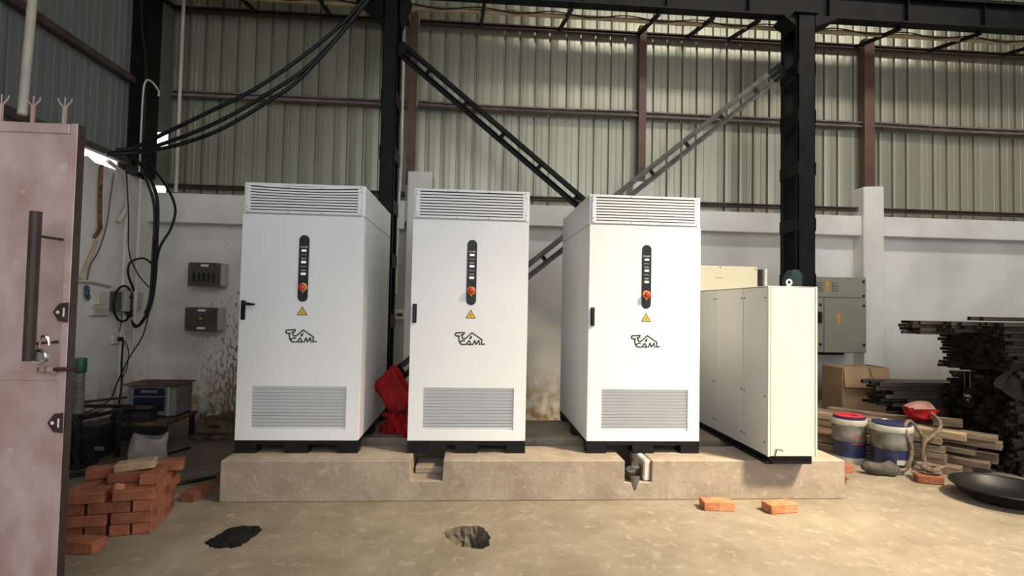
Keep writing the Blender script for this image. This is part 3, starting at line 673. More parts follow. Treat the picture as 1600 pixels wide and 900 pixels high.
# ash heap on the floor
m = MB(); n = 40; outl = [(-1.589,3.471),(-1.558,3.534),(-1.539,3.64),(-1.468,3.689),(-1.342,3.666),(-1.312,3.566),(-1.337,3.482),(-1.369,3.377),(-1.454,3.362),(-1.529,3.39)]
rim = catmull([(x, y, 0) for x, y in outl+outl[:1]], 5)[:-1]; n = len(rim); cen = Vector((-1.45, 3.52, 0)); vs = []
for k in range(6):
    t = k/5
    for p in rim: 
        q = p.lerp(cen, t*.92); vs.append((q.x+random.uniform(-.012, .012), q.y+random.uniform(-.012, .012), .0015+.014*math.sin(t*1.5)+random.uniform(0, .004)*(k > 0)))
m.add(vs, [(k*n+i, k*n+(i+1) % n, (k+1)*n+(i+1) % n, (k+1)*n+i) for k in range(5) for i in range(n)]+[tuple(range(5*n, 6*n))])
tag(O('ash_heap', m, 'ash'), 'flat black patch of ash on the floor near the brick pile', 'ash', kind='stuff')

# ------------------------------------------------------------------ cables and pipes of the left corner
def cable(pts, r, name, label, cat='cable', material='rubber', k=7, group=None):
    return tag(O(name, MB().tube(catmull(pts, k), r, 8), material, smooth=True), label, cat, group)
tops = 'thick black cables from the column to the corner'
cable([(-1.02, 5.93, 5.15), (-1.259, 5.95, 4.835), (-1.474, 5.97, 4.569), (-1.877, 5.98, 4.187), (-2.408, 5.98, 3.769), (-2.868, 5.98, 3.501), (-3.323, 6.0, 3.257), (-3.66, 6.05, 3.10), (-3.80, 5.95, 3.03)], .021, 'thick_cable', 'uppermost thick black cable hanging from the left black column to the corner', group=tops)
cable([(-1.02, 5.90, 5.05), (-1.237, 5.92, 4.80), (-1.505, 5.95, 4.423), (-1.871, 5.95, 4.009), (-2.27, 5.95, 3.705), (-2.731, 5.95, 3.402), (-3.188, 5.97, 3.187), (-3.62, 6.02, 3.05), (-3.82, 5.90, 2.99)], .021, 'thick_cable', 'middle thick black cable hanging from the left black column to the corner', group=tops)
cable([(-1.02, 5.87, 4.97), (-1.236, 5.90, 4.749), (-1.537, 5.92, 4.349), (-1.935, 5.92, 3.863), (-2.266, 5.92, 3.599), (-2.727, 5.92, 3.29), (-3.185, 5.95, 3.11), (-3.61, 6.0, 3.03), (-3.83, 5.85, 2.96)], .021, 'thick_cable', 'lowest thick black cable hanging from the left black column to the corner', group=tops)
wallc = 'cables running down the left corner'
cable([(-3.90, 6.40, 5.4), (-3.86, 6.40, 4.6), (-3.80, 6.40, 4.15), (-3.79, 6.40, 3.6), (-3.80, 6.42, 3.0), (-3.70, 6.50, 2.55), (-3.69, 6.50, 2.0), (-3.70, 6.50, 1.5), (-3.72, 6.45, 1.30)], .016, 'wall_cable', 'black cable running from the roof down the left corner', group=wallc)
cable([(-3.72, 6.1, 3.02), (-3.70, 6.35, 2.88), (-3.66, 6.48, 2.62), (-3.655, 6.5, 2.2), (-3.655, 6.5, 1.75), (-3.68, 6.48, 1.4), (-3.76, 6.46, 1.20), (-3.84, 6.48, 1.15), (-3.88, 6.50, 1.22)], .018, 'wall_cable', 'thick black cable bending under the grey junction box', group=wallc)
cable([(-3.62, 6.15, 3.0), (-3.57, 6.45, 2.80), (-3.52, 6.60, 2.55), (-3.56, 6.60, 2.30), (-3.64, 6.53, 2.05), (-3.655, 6.48, 1.7)], .014, 'wall_cable', 'black cable bulging right then rejoining the corner bundle', group=wallc)
cable([(-3.67, 6.47, 1.86), (-3.76, 6.45, 1.93), (-3.86, 6.38, 1.88), (-3.87, 6.36, 1.75), (-3.87, 6.44, 1.62), (-3.88, 6.50, 1.55)], .012, 'wall_cable', 'black cable looping from the bundle into the junction box', group=wallc)
cable([(-3.90, 6.30, 2.9), (-3.88, 6.34, 2.4), (-3.87, 6.36, 2.0), (-3.80, 6.42, 1.75), (-3.71, 6.49, 1.6)], .007, 'wall_cable', 'thin black cable left of the corner bundle', group=wallc)
cable([(-3.70, 6.49, 1.32), (-3.74, 6.46, 1.05), (-3.82, 6.36, .80), (-3.88, 6.28, .55), (-3.90, 6.18, .36), (-3.86, 5.7, .30), (-3.62, 5.2, .33)], .007, 'wall_cable', 'thin black cable swinging from the bundle to the bench', group=wallc)
cable([(-3.92, 6.41, 1.00), (-3.92, 6.40, .75), (-3.91, 6.40, .5), (-3.88, 6.32, .30)], .010, 'wall_cable', 'black cord dropping from the wall socket', group=wallc)
cable([(-3.93, 6.40, 1.02), (-3.90, 6.47, .90), (-3.90, 6.47, .7), (-3.92, 6.41, .55)], .005, 'wall_cable', 'thin cord curling beside the wall socket', group=wallc)
# loose grey-blue wire on the left wall
bwt = thing('loose_wire', 'thin blue-grey wire with tangled coil on the left wall', 'wire', (WX, 6.12, 1.5))
O('hanging_wire', MB().tube(catmull([(.02, .10, 1.35), (.02, .06, 1.05), (.02, .02, .75), (.02, -.08, .48), (.02, -.20, .30), (.02, -.24, .12)], 6), .0055, 6), 'blue_wire', bwt)
random.seed(3)
for k in range(5):
    a = [(.03+.01*math.sin(3*t+k), -.24+.035*math.cos(t*1.0+k)*random.uniform(.6, 1), .02+.075*math.sin(t+k*.7)*random.uniform(.7, 1.1)) for t in [x*.9 for x in range(8)]]
    O('wire_coil', MB().tube(catmull(a, 4), .0055, 5), 'blue_wire', bwt)
random.seed(11)
# conduits and brown painted pipe
tag(O('wall_conduit', MB().tube([(WX+.02, 5.70, 1.635), (WX+.02, 5.97, 1.635), (WX+.02, 6.26, 1.60)], .014, 8), 'pvc_white'), 'white conduit running level to the grey junction box', 'conduit')
cable([(WX+.03, 5.78, 1.66), (WX+.03, 5.89, 1.87), (WX+.03, 5.98, 2.07)], .016, 'rag_strip', 'tan strip hanging slanted on the left wall', 'strip', 'tan_pipe')
cable([(WX+.03, 6.0, 2.88), (WX+.03, 6.0, 2.6), (WX+.035, 6.01, 2.3), (WX+.04, 6.01, 2.2), (WX+.03, 5.95, 2.10)], .020, 'peeling_strip', 'brown peeling strip hanging on the left wall below the gap', 'strip', 'brown_strip')
cable([(WX+.03, 6.10, 2.95), (WX+.06, 6.32, 2.86), (WX+.07, 6.42, 2.70), (WX+.06, 6.40, 2.5), (WX+.04, 6.30, 2.32)], .022, 'grey_hose', 'grey hose end curling down the left wall under the gap', 'hose', 'pvc_white')
tag(O('wall_conduit', MB().tube([(WX+.14, 6.50, .95), (WX+.14, 6.50, 2.85)], .018, 8), 'pvc_white', smooth=True), 'white conduit standing beside the black cable bundle', 'conduit')
g = MB().tube([(-3.66, 6.86, 2.78), (-3.66, 6.86, 5.3)], .022, 10)
tag(O('wall_conduit', g, 'pvc_white', smooth=True), 'pale conduit rising along the back wall near the left corner', 'conduit')
cable([(-3.79, 6.35, 2.9), (-3.79, 6.35, 3.7), (-3.77, 6.35, 3.93), (-3.72, 6.38, 3.95), (-3.66, 6.42, 3.86), (-3.66, 6.42, 3.8)], .010, 'bent_conduit', 'thin pale conduit with a hooked top in the left corner', 'conduit', 'pvc_white')
tag(O('wall_pipe', MB().tube([(WX+.17, 4.80, 3.0), (WX+.17, 4.87, 4.6), (WX+.17, 4.87, 6.0)], .035, 12), 'pvc_white', smooth=True), 'upright pale plastic pipe high on the shaded left wall', 'pipe')
cable([(-.935, 6.72, 5.3), (-.93, 6.72, 4.2), (-.925, 6.72, 3.2), (-.945, 6.72, 2.6), (-.95, 6.72, 1.6)], .018, 'downpipe', 'slim cream pipe beside the left black column', 'pipe', 'pvc_white', 5)
sk = thing('wall_switch', 'small white switch box on the pilaster between left and middle cabinets', 'switch', (-.90, 6.76, 1.28))
O('back_box', MB().box(-.06, .06, -.02, .03, 0, .12), 'pvc_white', sk, bevel=.006); O('rocker', MB().box(-.025, .04, -.028, -.02, .04, .075), 'dark_metal', sk)

# electrical boxes of the left wall (mounted on the wall face x = WX)
jb = thing('junction_box', 'grey round-backed junction box ringed by black cable on the left wall', 'junction box', (WX, 6.42, 1.23))
O('ring_cable', MB().tube([(.07, -.02+.165*math.cos(a), .18+.20*math.sin(a)) for a in [2*math.pi*k/28 for k in range(29)]], .012, 8, False), 'rubber', jb, smooth=True)
O('left_module', MB().box(0, .07, -.15, -.045, .10, .315), 'grey_dark', jb, bevel=.006)
O('breaker', MB().box(0, .10, -.03, .055, .09, .325), 'grey_plastic', jb, bevel=.006)
O('right_module', MB().box(0, .08, .06, .13, .10, .30), 'grey_dark', jb, bevel=.006)
O('meter_box', MB().box(0, .13, .135, .24, .10, .31), 'grey_plastic', jb, bevel=.008)
O('gland', MB().tube([(.05, .10, .10), (.05, .14, .03)], .03, 10), 'dark_metal', jb)
O('breaker_toggle', MB().box(.10, .115, .03, .05, .24, .265), 'black_plastic', jb)
O('wire_tail', MB().tube([(.06, -.03, .09), (.06, -.02, 0), (.03, .0, -.14)], .008, 6), 'grey_dark', jb)
ws_ = thing('wall_socket', 'wide white socket strip on the left wall beside the blue wire coil', 'socket', (WX, 6.05, 1.28))
O('backing', MB().box(0, .035, -.10, .17, 0, .11), 'pvc_white', ws_, bevel=.005); O('upper_box', MB().box(0, .03, .0, .14, .115, .25), 'pvc_white', ws_, bevel=.005)
for y in (-.05, .02, .09): O('socket_outlet', MB().box(.035, .039, y, y+.05, .03, .08), 'grey_plastic', ws_)
s2 = thing('plug_socket', 'small white plug socket low on the left wall', 'socket', (WX, 6.39, .96))
O('backing', MB().box(0, .03, -.07, .05, 0, .11), 'pvc_white', s2, bevel=.005); O('plug', MB().lathe([(.026, 0), (.026, .04), (.01, .05)], 10, (.03, .02, .05), 'x'), 'black_plastic', s2)

# two smoked-cover boxes on the back wall
for z, nm, lamp in ((1.64, 'upper smoked-cover breaker box on the splashed back wall', False), (1.095, 'lower smoked-cover breaker box with amber lamp on the splashed back wall', True)):
    t = thing('breaker_box', nm, 'breaker box', (-3.26 if z > 1.5 else -3.275, 6.87, z), group='breaker boxes on the back wall')
    O('back_box', MB().box(-.18, .205, 0, .13, 0, .285), 'grey_plastic', t, bevel=.01)
    lid = O('smoked_cover', MB().box(-.195, .165, -.06, .0, -.005, .285), 'smoked', t, bevel=.012, seg=2)
    O('label_strip', MB().box(-.045, .045, -.0612, -.0602, .235, .262), 'label_white', lid)
    if lamp: O('label_strip', MB().box(-.05, .045, -.0612, -.0602, .02, .046), 'label_white', lid); O('amber_lamp', MB().lathe([(.014, .060), (.012, .066), (0, .068)], 12, (-.01, 0, .15), 'y'), 'orange_paint', lid)
    else:
        for k in range(5): O('breaker_switch', MB().box(-.135+k*.057, -.105+k*.057, -.0625, -.0602, .05, .16), 'black_plastic', lid, bevel=.001)
    for sx, sz in ((-.175, .01), (.145, .01), (-.175, .27), (.145, .27)): O('cover_screw', MB().lathe([(.007, .06), (.006, .063)], 8, (sx, 0, sz), 'y'), 'grey_plastic', lid)

# ------------------------------------------------------------------ bench corner at the left
fr = thing('steel_bench_frame', 'low dark steel bench frame behind the gate edge', 'bench', (-3.45, 5.0, 0))
for x, y, h in ((.13, -.11, .43), (.20, .30, .43), (-.30, -.10, .43), (-.30, .42, .43)): O('leg', MB().bar((x, y, 0), (x, y, h), .035, .035), 'dark_metal', fr)
O('rail', MB().bar((.11, -.14, .43), (.23, .46, .43), .03, .03), 'dark_metal', fr); O('rail', MB().bar((-.30, -.12, .43), (-.30, .5, .43), .03, .03), 'dark_metal', fr)
O('cross_rail', MB().bar((-.30, -.12, .445), (.13, -.12, .445), .03, .03), 'dark_metal', fr); O('shelf_plate', MB().box(-.10, .16, -.09, .09, .446, .460), 'dark_metal', fr); O('cross_rail', MB().bar((-.30, .42, .445), (.22, .42, .445), .03, .03), 'dark_metal', fr)
O('upright_guard', MB().bar((-.02, .02, .445), (-.02, .02, .56), .05, .03).bar((-.25, -.05, .52), (.30, .25, .56), .02, .02), 'dark_metal', fr)
mo = thing('electric_motor', 'dark finned motor lying under the steel bench frame', 'motor', (-3.42, 5.02, .0))
mm = MB()
for k in range(9): mm.tube([(-.16+k*.035, 0, .15), (-.16+k*.035+.018, 0, .15)], .13, 16)
O('finned_casing', mm.tube([(-.17, 0, .15), (.16, 0, .15)], .115, 16), 'dark_metal', mo); O('end_bell', MB().tube([(-.22, 0, .15), (-.17, 0, .15)], [.08, .125], 16), 'dark_metal', mo)
O('shaft', MB().tube([(.16, 0, .15), (.22, 0, .15)], .02, 10), 'machine_grey', mo); O('mounting_foot', MB().box(-.12, .12, -.11, .11, 0, .04), 'dark_metal', mo)
tag(O('storage_crate', MB().box(-3.62, -3.36, 5.20, 5.48, 0, .30), 'dark_metal', bevel=.01), 'dark crate on the floor under the bench', 'crate')
gc = thing('ribbed_canister', 'tall grey ribbed canister with green cap beside the gate', 'canister', (-3.40, 4.99, .462))
prof = []
for k in range(8): prof += [(.043-.0006*k, k*.044), (.046-.0006*k, k*.044+.02), (.039-.0006*k, k*.044+.042)]
O('ribbed_body', MB().lathe(prof, 18), 'canister', gc, smooth=True); O('cap', MB().lathe([(.045, .352), (.05, .36), (.05, .47), (.045, .478), (.03, .48)], 18), 'green_cap', gc, smooth=True)
wb = thing('work_table', 'low dirty work table carrying the blue-fronted power unit', 'table', (-3.22, 5.82, 0))
O('table_top', MB().box(-.42, .28, -.32, .30, .235, .275), 'dirty_metal', wb, bevel=.008)
O('front_board', MB().box(-.42, .28, -.318, -.29, .10, .234), 'dark_metal', wb)
for x in (-.38, .24):
    for y in (-.26, .26): O('leg', MB().box(x-.02, x+.02, y-.02, y+.02, 0, .235), 'dark_metal', wb)
pu = thing('power_unit', 'grey power unit with dark blue front on the low table', 'machine', (-3.22, 5.85, .276))
O('case', MB().box(-.23, .24, -.10, .22, .012, .315), 'machine_grey', pu, bevel=.008); O('lid', MB().box(-.27, .26, -.14, .24, .316, .332), 'dirty_metal', pu, bevel=.004)
O('front_panel', MB().box(-.17, .13, -.108, -.10, .06, .29), 'blue_panel', pu, bevel=.003); O('name_strip', MB().box(-.10, .06, -.111, -.108, .245, .27), 'machine_grey', pu)
O('panel_band', MB().box(-.17, .13, -.110, -.108, .20, .212), 'machine_grey', pu); O('corner_strip', MB().box(.16, .18, -.112, -.10, .012, .31), 'grey_plastic', pu)
for x in (-.2, .2):
    for y in (-.07, .19): O('foot', MB().box(x-.02, x+.02, y-.02, y+.02, 0, .012), 'dark_metal', pu)
ch_ = thing('charger_unit', 'small dark instrument with sloped top in front of the blue-fronted unit', 'machine', (-3.27, 5.60, .276))
O('case', MB().prism([(-.09, 0), (.08, 0), (.08, .12), (-.05, .10), (-.09, .05)], 'x', -.19, .16), 'dark_metal', ch_, bevel=.004); O('top_plate', MB().box(-.19, .16, -.07, .09, .121, .128), 'dirty_metal', ch_); O('indicator_light', MB().box(-.13, -.122, -.094, -.09, .03, .038), 'lamp_lit', ch_)
dt = thing('gearbox_casting', 'mud-coloured flat machine casting on the floor by the back wall', 'casting', (-2.66, 6.14, 0))
O('base_plate', MB().box(-.28, .24, -.22, .22, 0, .05), 'dirty_metal', dt, bevel=.01); O('block', MB().box(-.24, .16, -.16, .16, .05, .19), 'dirty_metal', dt, bevel=.015); O('block_slot', MB().box(-.10, .03, -.163, -.16, .12, .14), 'dark_metal', dt)
O('cover', MB().lathe([(.12, .19), (.12, .22), (.08, .24), (0, .245)], 18, (.03, 0, 0)), 'dirty_metal', dt, smooth=True)
dw = thing('drum_wheel', 'mud-coated small wheel leaning by the back wall near the left cabinet', 'wheel', (-2.32, 6.34, .09))
O('rim', MB().lathe([(.07, -.03), (.09, -.03), (.09, .03), (.07, .03), (.06, .0)], 20, (0, 0, 0), 'y'), 'dirty_metal', dw, smooth=True); O('hub', MB().lathe([(.03, -.04), (.03, .04)], 12, (0, 0, 0), 'y'), 'dirty_metal', dw)
bo_ = thing('glass_bulb', 'dusty clear jar standing on the floor beside the power unit', 'jar', (-2.84, 6.02, .19))
O('bowl', MB().lathe([(.03, .07), (.05, .09), (.06, .13), (.05, .17), (.03, .19)], 16), 'grey_plastic', bo_, smooth=True); O('neck', MB().lathe([(.05, 0), (.03, .02), (.03, .07)], 14), 'dirty_metal', bo_)
# sack
def soft(prof_fn, nz, n, rough):
    vs = []
    for i in range(nz):
        for k in range(n): vs.append(prof_fn(i/(nz-1), 2*math.pi*k/n))
    return vs, [(i*n+k, i*n+(k+1) % n, (i+1)*n+(k+1) % n, (i+1)*n+k) for i in range(nz-1) for k in range(n)]
def sackp(t, a):
    rx = .125+.035*t+.02*math.sin(4*t+2*a)+.01*math.sin(5*a+7*t); ry = .10-.055*t+.012*math.sin(3*a+5*t)
    if t < .08: rx *= .93; ry *= .93
    return (rx*math.cos(a)+.02*t, ry*math.sin(a), .30*t+(.02*math.sin(2*a+1)+.012*math.cos(3*a) if t > .95 else 0))
vs, fs = soft(sackp, 12, 28, 0); sm = MB().add(vs, fs+[tuple(range(28))[::-1]])
st = thing('woven_sack', 'open pale grey woven sack standing behind the brick pile', 'sack', (-2.76, 4.90, 0))
O('cloth', sm, 'sack', st, smooth=True)
O('contents', MB().lathe([(.10, .20), (.07, .235), (0, .25)], 12).map(lambda p: Vector((p.x*1.2+.01, p.y*.45, p.z))), 'grey_dark', st, smooth=True)
cable([(-3.6, 4.62, .012), (-3.3, 4.72, .012), (-3.05, 5.0, .012), (-2.85, 5.35, .012), (-2.75, 5.6, .012)], .012, 'floor_cable', 'dark cable lying on the floor behind the brick pile')
cable([(-3.6, 4.52, .014), (-3.25, 4.66, .014), (-3.0, 4.95, .014), (-2.9, 5.2, .014)], .010, 'floor_cable', 'second dark floor cable nearer the brick pile')
cable([(-2.35, 4.45, .014), (-2.15, 4.62, .014), (-1.95, 4.80, .014), (-1.80, 5.0, .014)], .014, 'floor_cable', 'black cable on the floor running behind the plinth left end')
tag(O('plastic_scrap', MB().add([(-2.74,3.76,.005),(-2.58,3.74,.01),(-2.56,3.86,.06),(-2.62,3.92,.12),(-2.74,3.90,.09),(-2.66,3.82,.12)], [(0,1,5),(1,2,5),(2,3,5),(3,4,5),(4,0,5),(0,4,3,2,1)]), 'rubber'), 'crumpled black plastic scrap left of the brick pile', 'plastic')

# ------------------------------------------------------------------ red bag between left and middle cabinets
random.seed(5)
def tri(x): return 2*abs(2*(x/6.2832-math.floor(x/6.2832+.5)))-1
def bagp(t, a):
    prof = [(.13, .07), (.17, .09), (.13, .07), (.18, .10), (.20, .12), (.20, .12), (.18, .10), (.10, .05), (.02, .01)]
    f = t*(len(prof)-1); i = min(int(f), len(prof)-2); q = f-i
    rx = prof[i][0]*(1-q)+prof[i+1][0]*q; ry = prof[i][1]*(1-q)+prof[i+1][1]*q
    k = 1+.16*tri(3*a+7*t+.6)+.10*tri(5*a-11*t)+.05*tri(11*a+17*t)
    return (.74*(rx*k*math.cos(a)+.045*math.sin(4.2*t)-.03+.03*tri(9*t)), ry*k*math.sin(a), .60*t+.015*tri(4*a+3*t)*(t > .05))
vs, fs = soft(bagp, 40, 54, 0)
rb = thing('red_bag', 'crumpled red cloth bag between the left and middle cabinets', 'bag', (-.67, 5.02, .302))
O('cloth', MB().add(vs, fs+[tuple(range(54))[::-1], tuple(range(39*54, 40*54))]), 'cloth_red', rb, smooth=True)
fl_ = MB(); NX, NZ = 18, 14; vs = []
for i in range(NX):
    for j in range(NZ):
        u, v_ = i/(NX-1), j/(NZ-1)
        vs.append((-.11+.24*u+.10*v_*(1-u)+.01*tri(12*v_), -.09-.13*v_+.025*tri(16*u+6*v_), .19-.185*v_*(.45+.55*min(1, u*1.3))+.012*tri(22*u+3*v_)))
fl_.add(vs, [(i*NZ+j, i*NZ+j+1, (i+1)*NZ+j+1, (i+1)*NZ+j) for i in range(NX-1) for j in range(NZ-1)])
O('loose_flap', fl_, 'cloth_red', rb, smooth=True)
O('drawstring', MB().tube(catmull([(.02, -.10, .18), (.06, -.125, .21), (.10, -.12, .20), (.13, -.10, .26), (.10, -.11, .25)], 6), .006, 6), 'rubber', rb)

# conduit ends in the right notch
cg = thing('conduit_stub', 'grey cut hose ends poking out of the right plinth notch', 'hose', (1.27, 4.16, .137))
for x, y, z in ((-.02, -.02, .055), (.035, .03, .075)):
    O('hose_end', MB().tube([(x, y+.10, z-.05), (x, y+.03, z-.01), (x-.004, y, z+.035)], [.03, .034, .034], 14), 'hose_grey', cg, smooth=True)
    O('hose_bore', MB().tube([(x-.004, y, z+.0355), (x-.0041, y-.001, z+.0365)], .026, 12), 'rubber', cg)
O('mortar_spill', MB().lathe([(.008, -.10), (.022, -.06), (.036, .0), (.04, .04)], 12, (.0, -.035, 0)).map(lambda p: Vector((p.x, -.035+(p.y+.035)*.35, p.z))), 'hose_grey', cg, smooth=True)
tag(O('cement_block', MB().box(1.345, 1.398, 4.14, 4.50, .137, .30), 'plaster', bevel=.01), 'pale cement block lining the right plinth notch', 'block')
tag(O('trench_duct', MB().box(-.42, -.20, 4.30, 4.55, .151, .20), 'plinth_concrete', bevel=.006), 'small concrete step inside the left plinth notch', 'block')

# ------------------------------------------------------------------ right side: wall box, carton, timber, buckets, tubes
db = thing('distribution_box', 'grey-green wall distribution box with orange arrow right of the black column', 'distribution box', (4.28, 6.62, .955))
DW, DH = .775, .972
O('case', MB().box(0, DW, .02, .38, 0, DH), 'dbox_green', db, bevel=.006)
O('top_panel', MB().box(.004, DW-.004, 0, .02, DH-.262, DH-.003), 'dbox_green', db, bevel=.004)
dd = O('door', MB().box(.205, DW-.004, 0, .02, .006, DH-.270), 'dbox_green', db, bevel=.004); d2 = O('door', MB().box(.004, .197, 0, .02, .006, DH-.270), 'dbox_green', db, bevel=.004)
for x0 in (.10, .31):
    for k in range(4): O('vent_hood', MB().prism([(0, 0), (-.014, .004), (-.014, .012), (0, .02)], 'x', x0+.0, x0+.085).map(lambda p, k=k: Vector((p.x, p.y, p.z+DH-.175+k*.032))), 'dbox_green', db)
ar = O('arrow_mark', MB().box(.228, .258, -.0015, 0, DH-.19, DH-.10).prism([(.21, DH-.10), (.277, DH-.10), (.243, DH-.03)], 'y', -.0015, 0), 'orange_paint', db); ar['label'] = 'orange arrow painted pointing up'
O('paint_mark', MB().box(.375, .415, -.0015, 0, .37, .50), 'orange_paint', dd)['label'] = 'orange paint dab'
for x, z, p in ((.73, DH-.05, db), (.73, DH-.235, db), (.735, .11, dd), (.735, DH-.36, dd), (.15, .11, d2), (.15, DH-.36, d2)):
    O('knob', MB().lathe([(.016, 0), (.016, .012), (.006, .016)], 12, (x, 0, z), 'y'), 'black_plastic', p)
O('handle', MB().box(.12, .16, -.03, 0, .38, .52), 'black_plastic', d2, bevel=.004)
O('lifting_eye', MB().tube([(.60+.016*math.cos(a), .15, DH+.016+.016*math.sin(a)) for a in [2*math.pi*k/16 for k in range(17)]], .005, 6, False), 'chrome', db)
O('wall_bracket', MB().box(.1, .68, .30, .37, -.05, 0), 'dark_metal', db)

cbx = thing('cardboard_box', 'tall brown cardboard box with folded flap below the distribution box', 'box', (4.30, 6.02, 0), math.radians(-3))
O('carton', MB().box(0, .53, 0, .40, 0, .83), 'cardboard', cbx, bevel=.004)
O('front_flap', MB().prism([(.0, .62), (-.03, .60), (-.045, .61), (-.008, .842), (.0, .842)], 'x', .01, .54), 'cardboard', cbx)
O('side_flap', MB().prism([(.0, .84), (.40, .84), (.38, .80), (.02, .79)], 'x', .531, .537).map(lambda p: Vector((p.x+(.84-p.z)*.6, p.y, p.z))), 'cardboard', cbx)
O('hanging_string', MB().tube(catmull([(.30, -.03, .845), (.31, -.045, .76), (.34, -.05, .70), (.33, -.05, .66)], 5), .006, 5), 'rope', cbx)

# timber offcuts
def plank(p, q, wd, ht, label, light=False, taper=0, roll=0):
    p, q = Vector(p), Vector(q); d = q-p; L = d.length
    m = MB().box(0, L, -wd/2, wd/2, -ht/2, ht/2)
    if taper: m.map(lambda v: Vector((v.x, v.y, v.z*(1-taper) if v.x > L*.9 and v.z > 0 else v.z)))
    m.map(lambda v: v+Vector((0, random.uniform(-.008, .008), random.uniform(-.006, .006))))
    o = O('timber_plank', m, 'wood_light' if light else 'wood', None, bevel=.004, loc=p, rot=None)
    o.rotation_euler = (Matrix.Rotation(roll, 3, 'X').to_4x4()).to_euler()
    o.rotation_mode = 'QUATERNION'; o.rotation_quaternion = d.to_track_quat('X', 'Z') @ Matrix.Rotation(roll, 3, 'X').to_quaternion()
    return tag(o, label, 'plank', 'timber pile behind the buckets')
random.seed(21)
PO, PD, PN = Vector((3.72, 5.66, 0)), Vector((.63, -.777, 0)), Vector((.777, .63, 0))
for s0, s1, l, z0, z1, wd, ht, lb, li, tp_ in (
        (-.30, 1.24, .00, .040, .040, .14, .075, 'dark plank at the very bottom front of the timber pile', 0, 0),
        (-.30, 1.30, .17, .040, .040, .15, .075, 'grey plank at the bottom middle of the timber pile', 0, 0),
        (-.25, 1.30, .35, .040, .040, .15, .075, 'grey plank at the bottom rear of the timber pile', 0, 0),
        (-.20, 1.13, .00, .124, .124, .12, .085, 'short squared beam low in the timber pile, end facing right', 0, 0),
        (-.30, 1.42, .16, .124, .120, .15, .080, 'weathered grey beam low in the timber pile with broken end', 0, .5),
        (-.20, 1.46, .34, .124, .130, .13, .085, 'beam end showing at the lower right of the timber pile', 0, 0),
        (-.35, 1.12, .01, .210, .214, .12, .075, 'rounded brown beam in the middle of the timber pile', 0, .3),
        (-.10, 1.32, .18, .208, .208, .13, .070, 'split grey board in the middle of the timber pile', 0, .5),
        (-.20, 1.30, .35, .215, .215, .14, .070, 'brown board hidden in the rear of the timber pile', 0, 0),
        (-.30, 1.10, .02, .288, .288, .12, .060, 'dark brown board below the light squared beam', 0, .2),
        (-.20, 1.50, .22, .288, .285, .15, .062, 'brown board under the pointed board at the pile right', 0, 0),
        (-.05, 1.27, .02, .362, .345, .075, .070, 'light yellowish squared beam on top front of the timber pile', 1, 0),
        (-.20, 1.47, .18, .362, .362, .17, .070, 'broad pale board with pointed end on top of the timber pile', 0, .7),
        (-.35, .95, .36, .300, .300, .12, .075, 'dark brown board across the rear of the timber pile', 0, 0),
        (-.35, .80, .36, .378, .378, .13, .070, 'reddish brown board on top of the timber pile rear', 0, 0),
        (1.00, 1.22, .20, .440, .440, .08, .075, 'short wooden block on the timber pile beside the red bag', 0, 0)):
    s0 = max(s0, -.32+l)
    da = random.uniform(-.02, .02)*(wd < .15)
    p, q = PO+PD*s0+PN*(l-da), PO+PD*s1+PN*(l+da); p.z, q.z = z0, z1
    plank(p, q, wd, ht, lb, bool(li), tp_)

def bucket(x, y, r, h, label, red):
    t = thing('paint_bucket', label, 'bucket', (x, y, 0), group='used paint buckets')
    O('pail', MB().lathe([(r*.92, 0), (r*.93, .02), (r*.99, h*.86), (r*1.0, h*.87)], 26), 'bucket_white', t, smooth=True)
    O('blue_print', MB().lathe([(r*.945, h*.12), (r*.965, h*.45)], 26), 'bucket_blue', t, smooth=True)
    O('plastic_wrap', MB().lathe([(r*.972, h*.452), (r*1.005, h*.47), (r*1.0, h*.60), (r*1.02, h*.75), (r*1.005, h*.80)], 26), 'bucket_wrap', t, smooth=True)
    O('rim_band', MB().lathe([(r*1.03, h*.80), (r*1.05, h*.82), (r*1.05, h*.90), (r*1.03, h*.92)], 26), 'bucket_white', t, smooth=True)
    ld = O('lid', MB().lathe([(r*.95, h*.92), (r*.95, h*.965), (r*.86, h*.975), (r*.82, h*.955), (0, h*.955)], 26), 'bucket_blue', t, smooth=True)
    if red:
        O('red_ring', MB().lathe([(r*.80, h*.957), (r*.90, h*.985), (r*.80, h*1.0), (r*.5, h*.99), (r*.5, h*.96)], 26), 'bucket_red', ld, smooth=True)
        for z in (.42, .58): O('red_stripe', MB().add([(r*1.012*math.cos(a), r*1.012*math.sin(a), h*z+dz) for dz in (0, .008) for a in [-2.0+.1*k for k in range(8)]], [(k, k+1, 9+k, 8+k) for k in range(7)]), 'bucket_red', t)
    else: O('white_label', MB().add([(r*.972*math.cos(a), r*.972*math.sin(a), z*h) for z in (.17, .27) for a in [-2.0+.12*k for k in range(9)]], [(k, k+1, 10+k, 9+k) for k in range(8)]), 'bucket_white', t)
bucket(3.775, 5.19, .150, .455, 'paint bucket with red lid ring and blue base, left of the pair', True)
bucket(3.985, 4.90, .168, .46, 'wrapped paint bucket with blue lid, right of the pair', False)
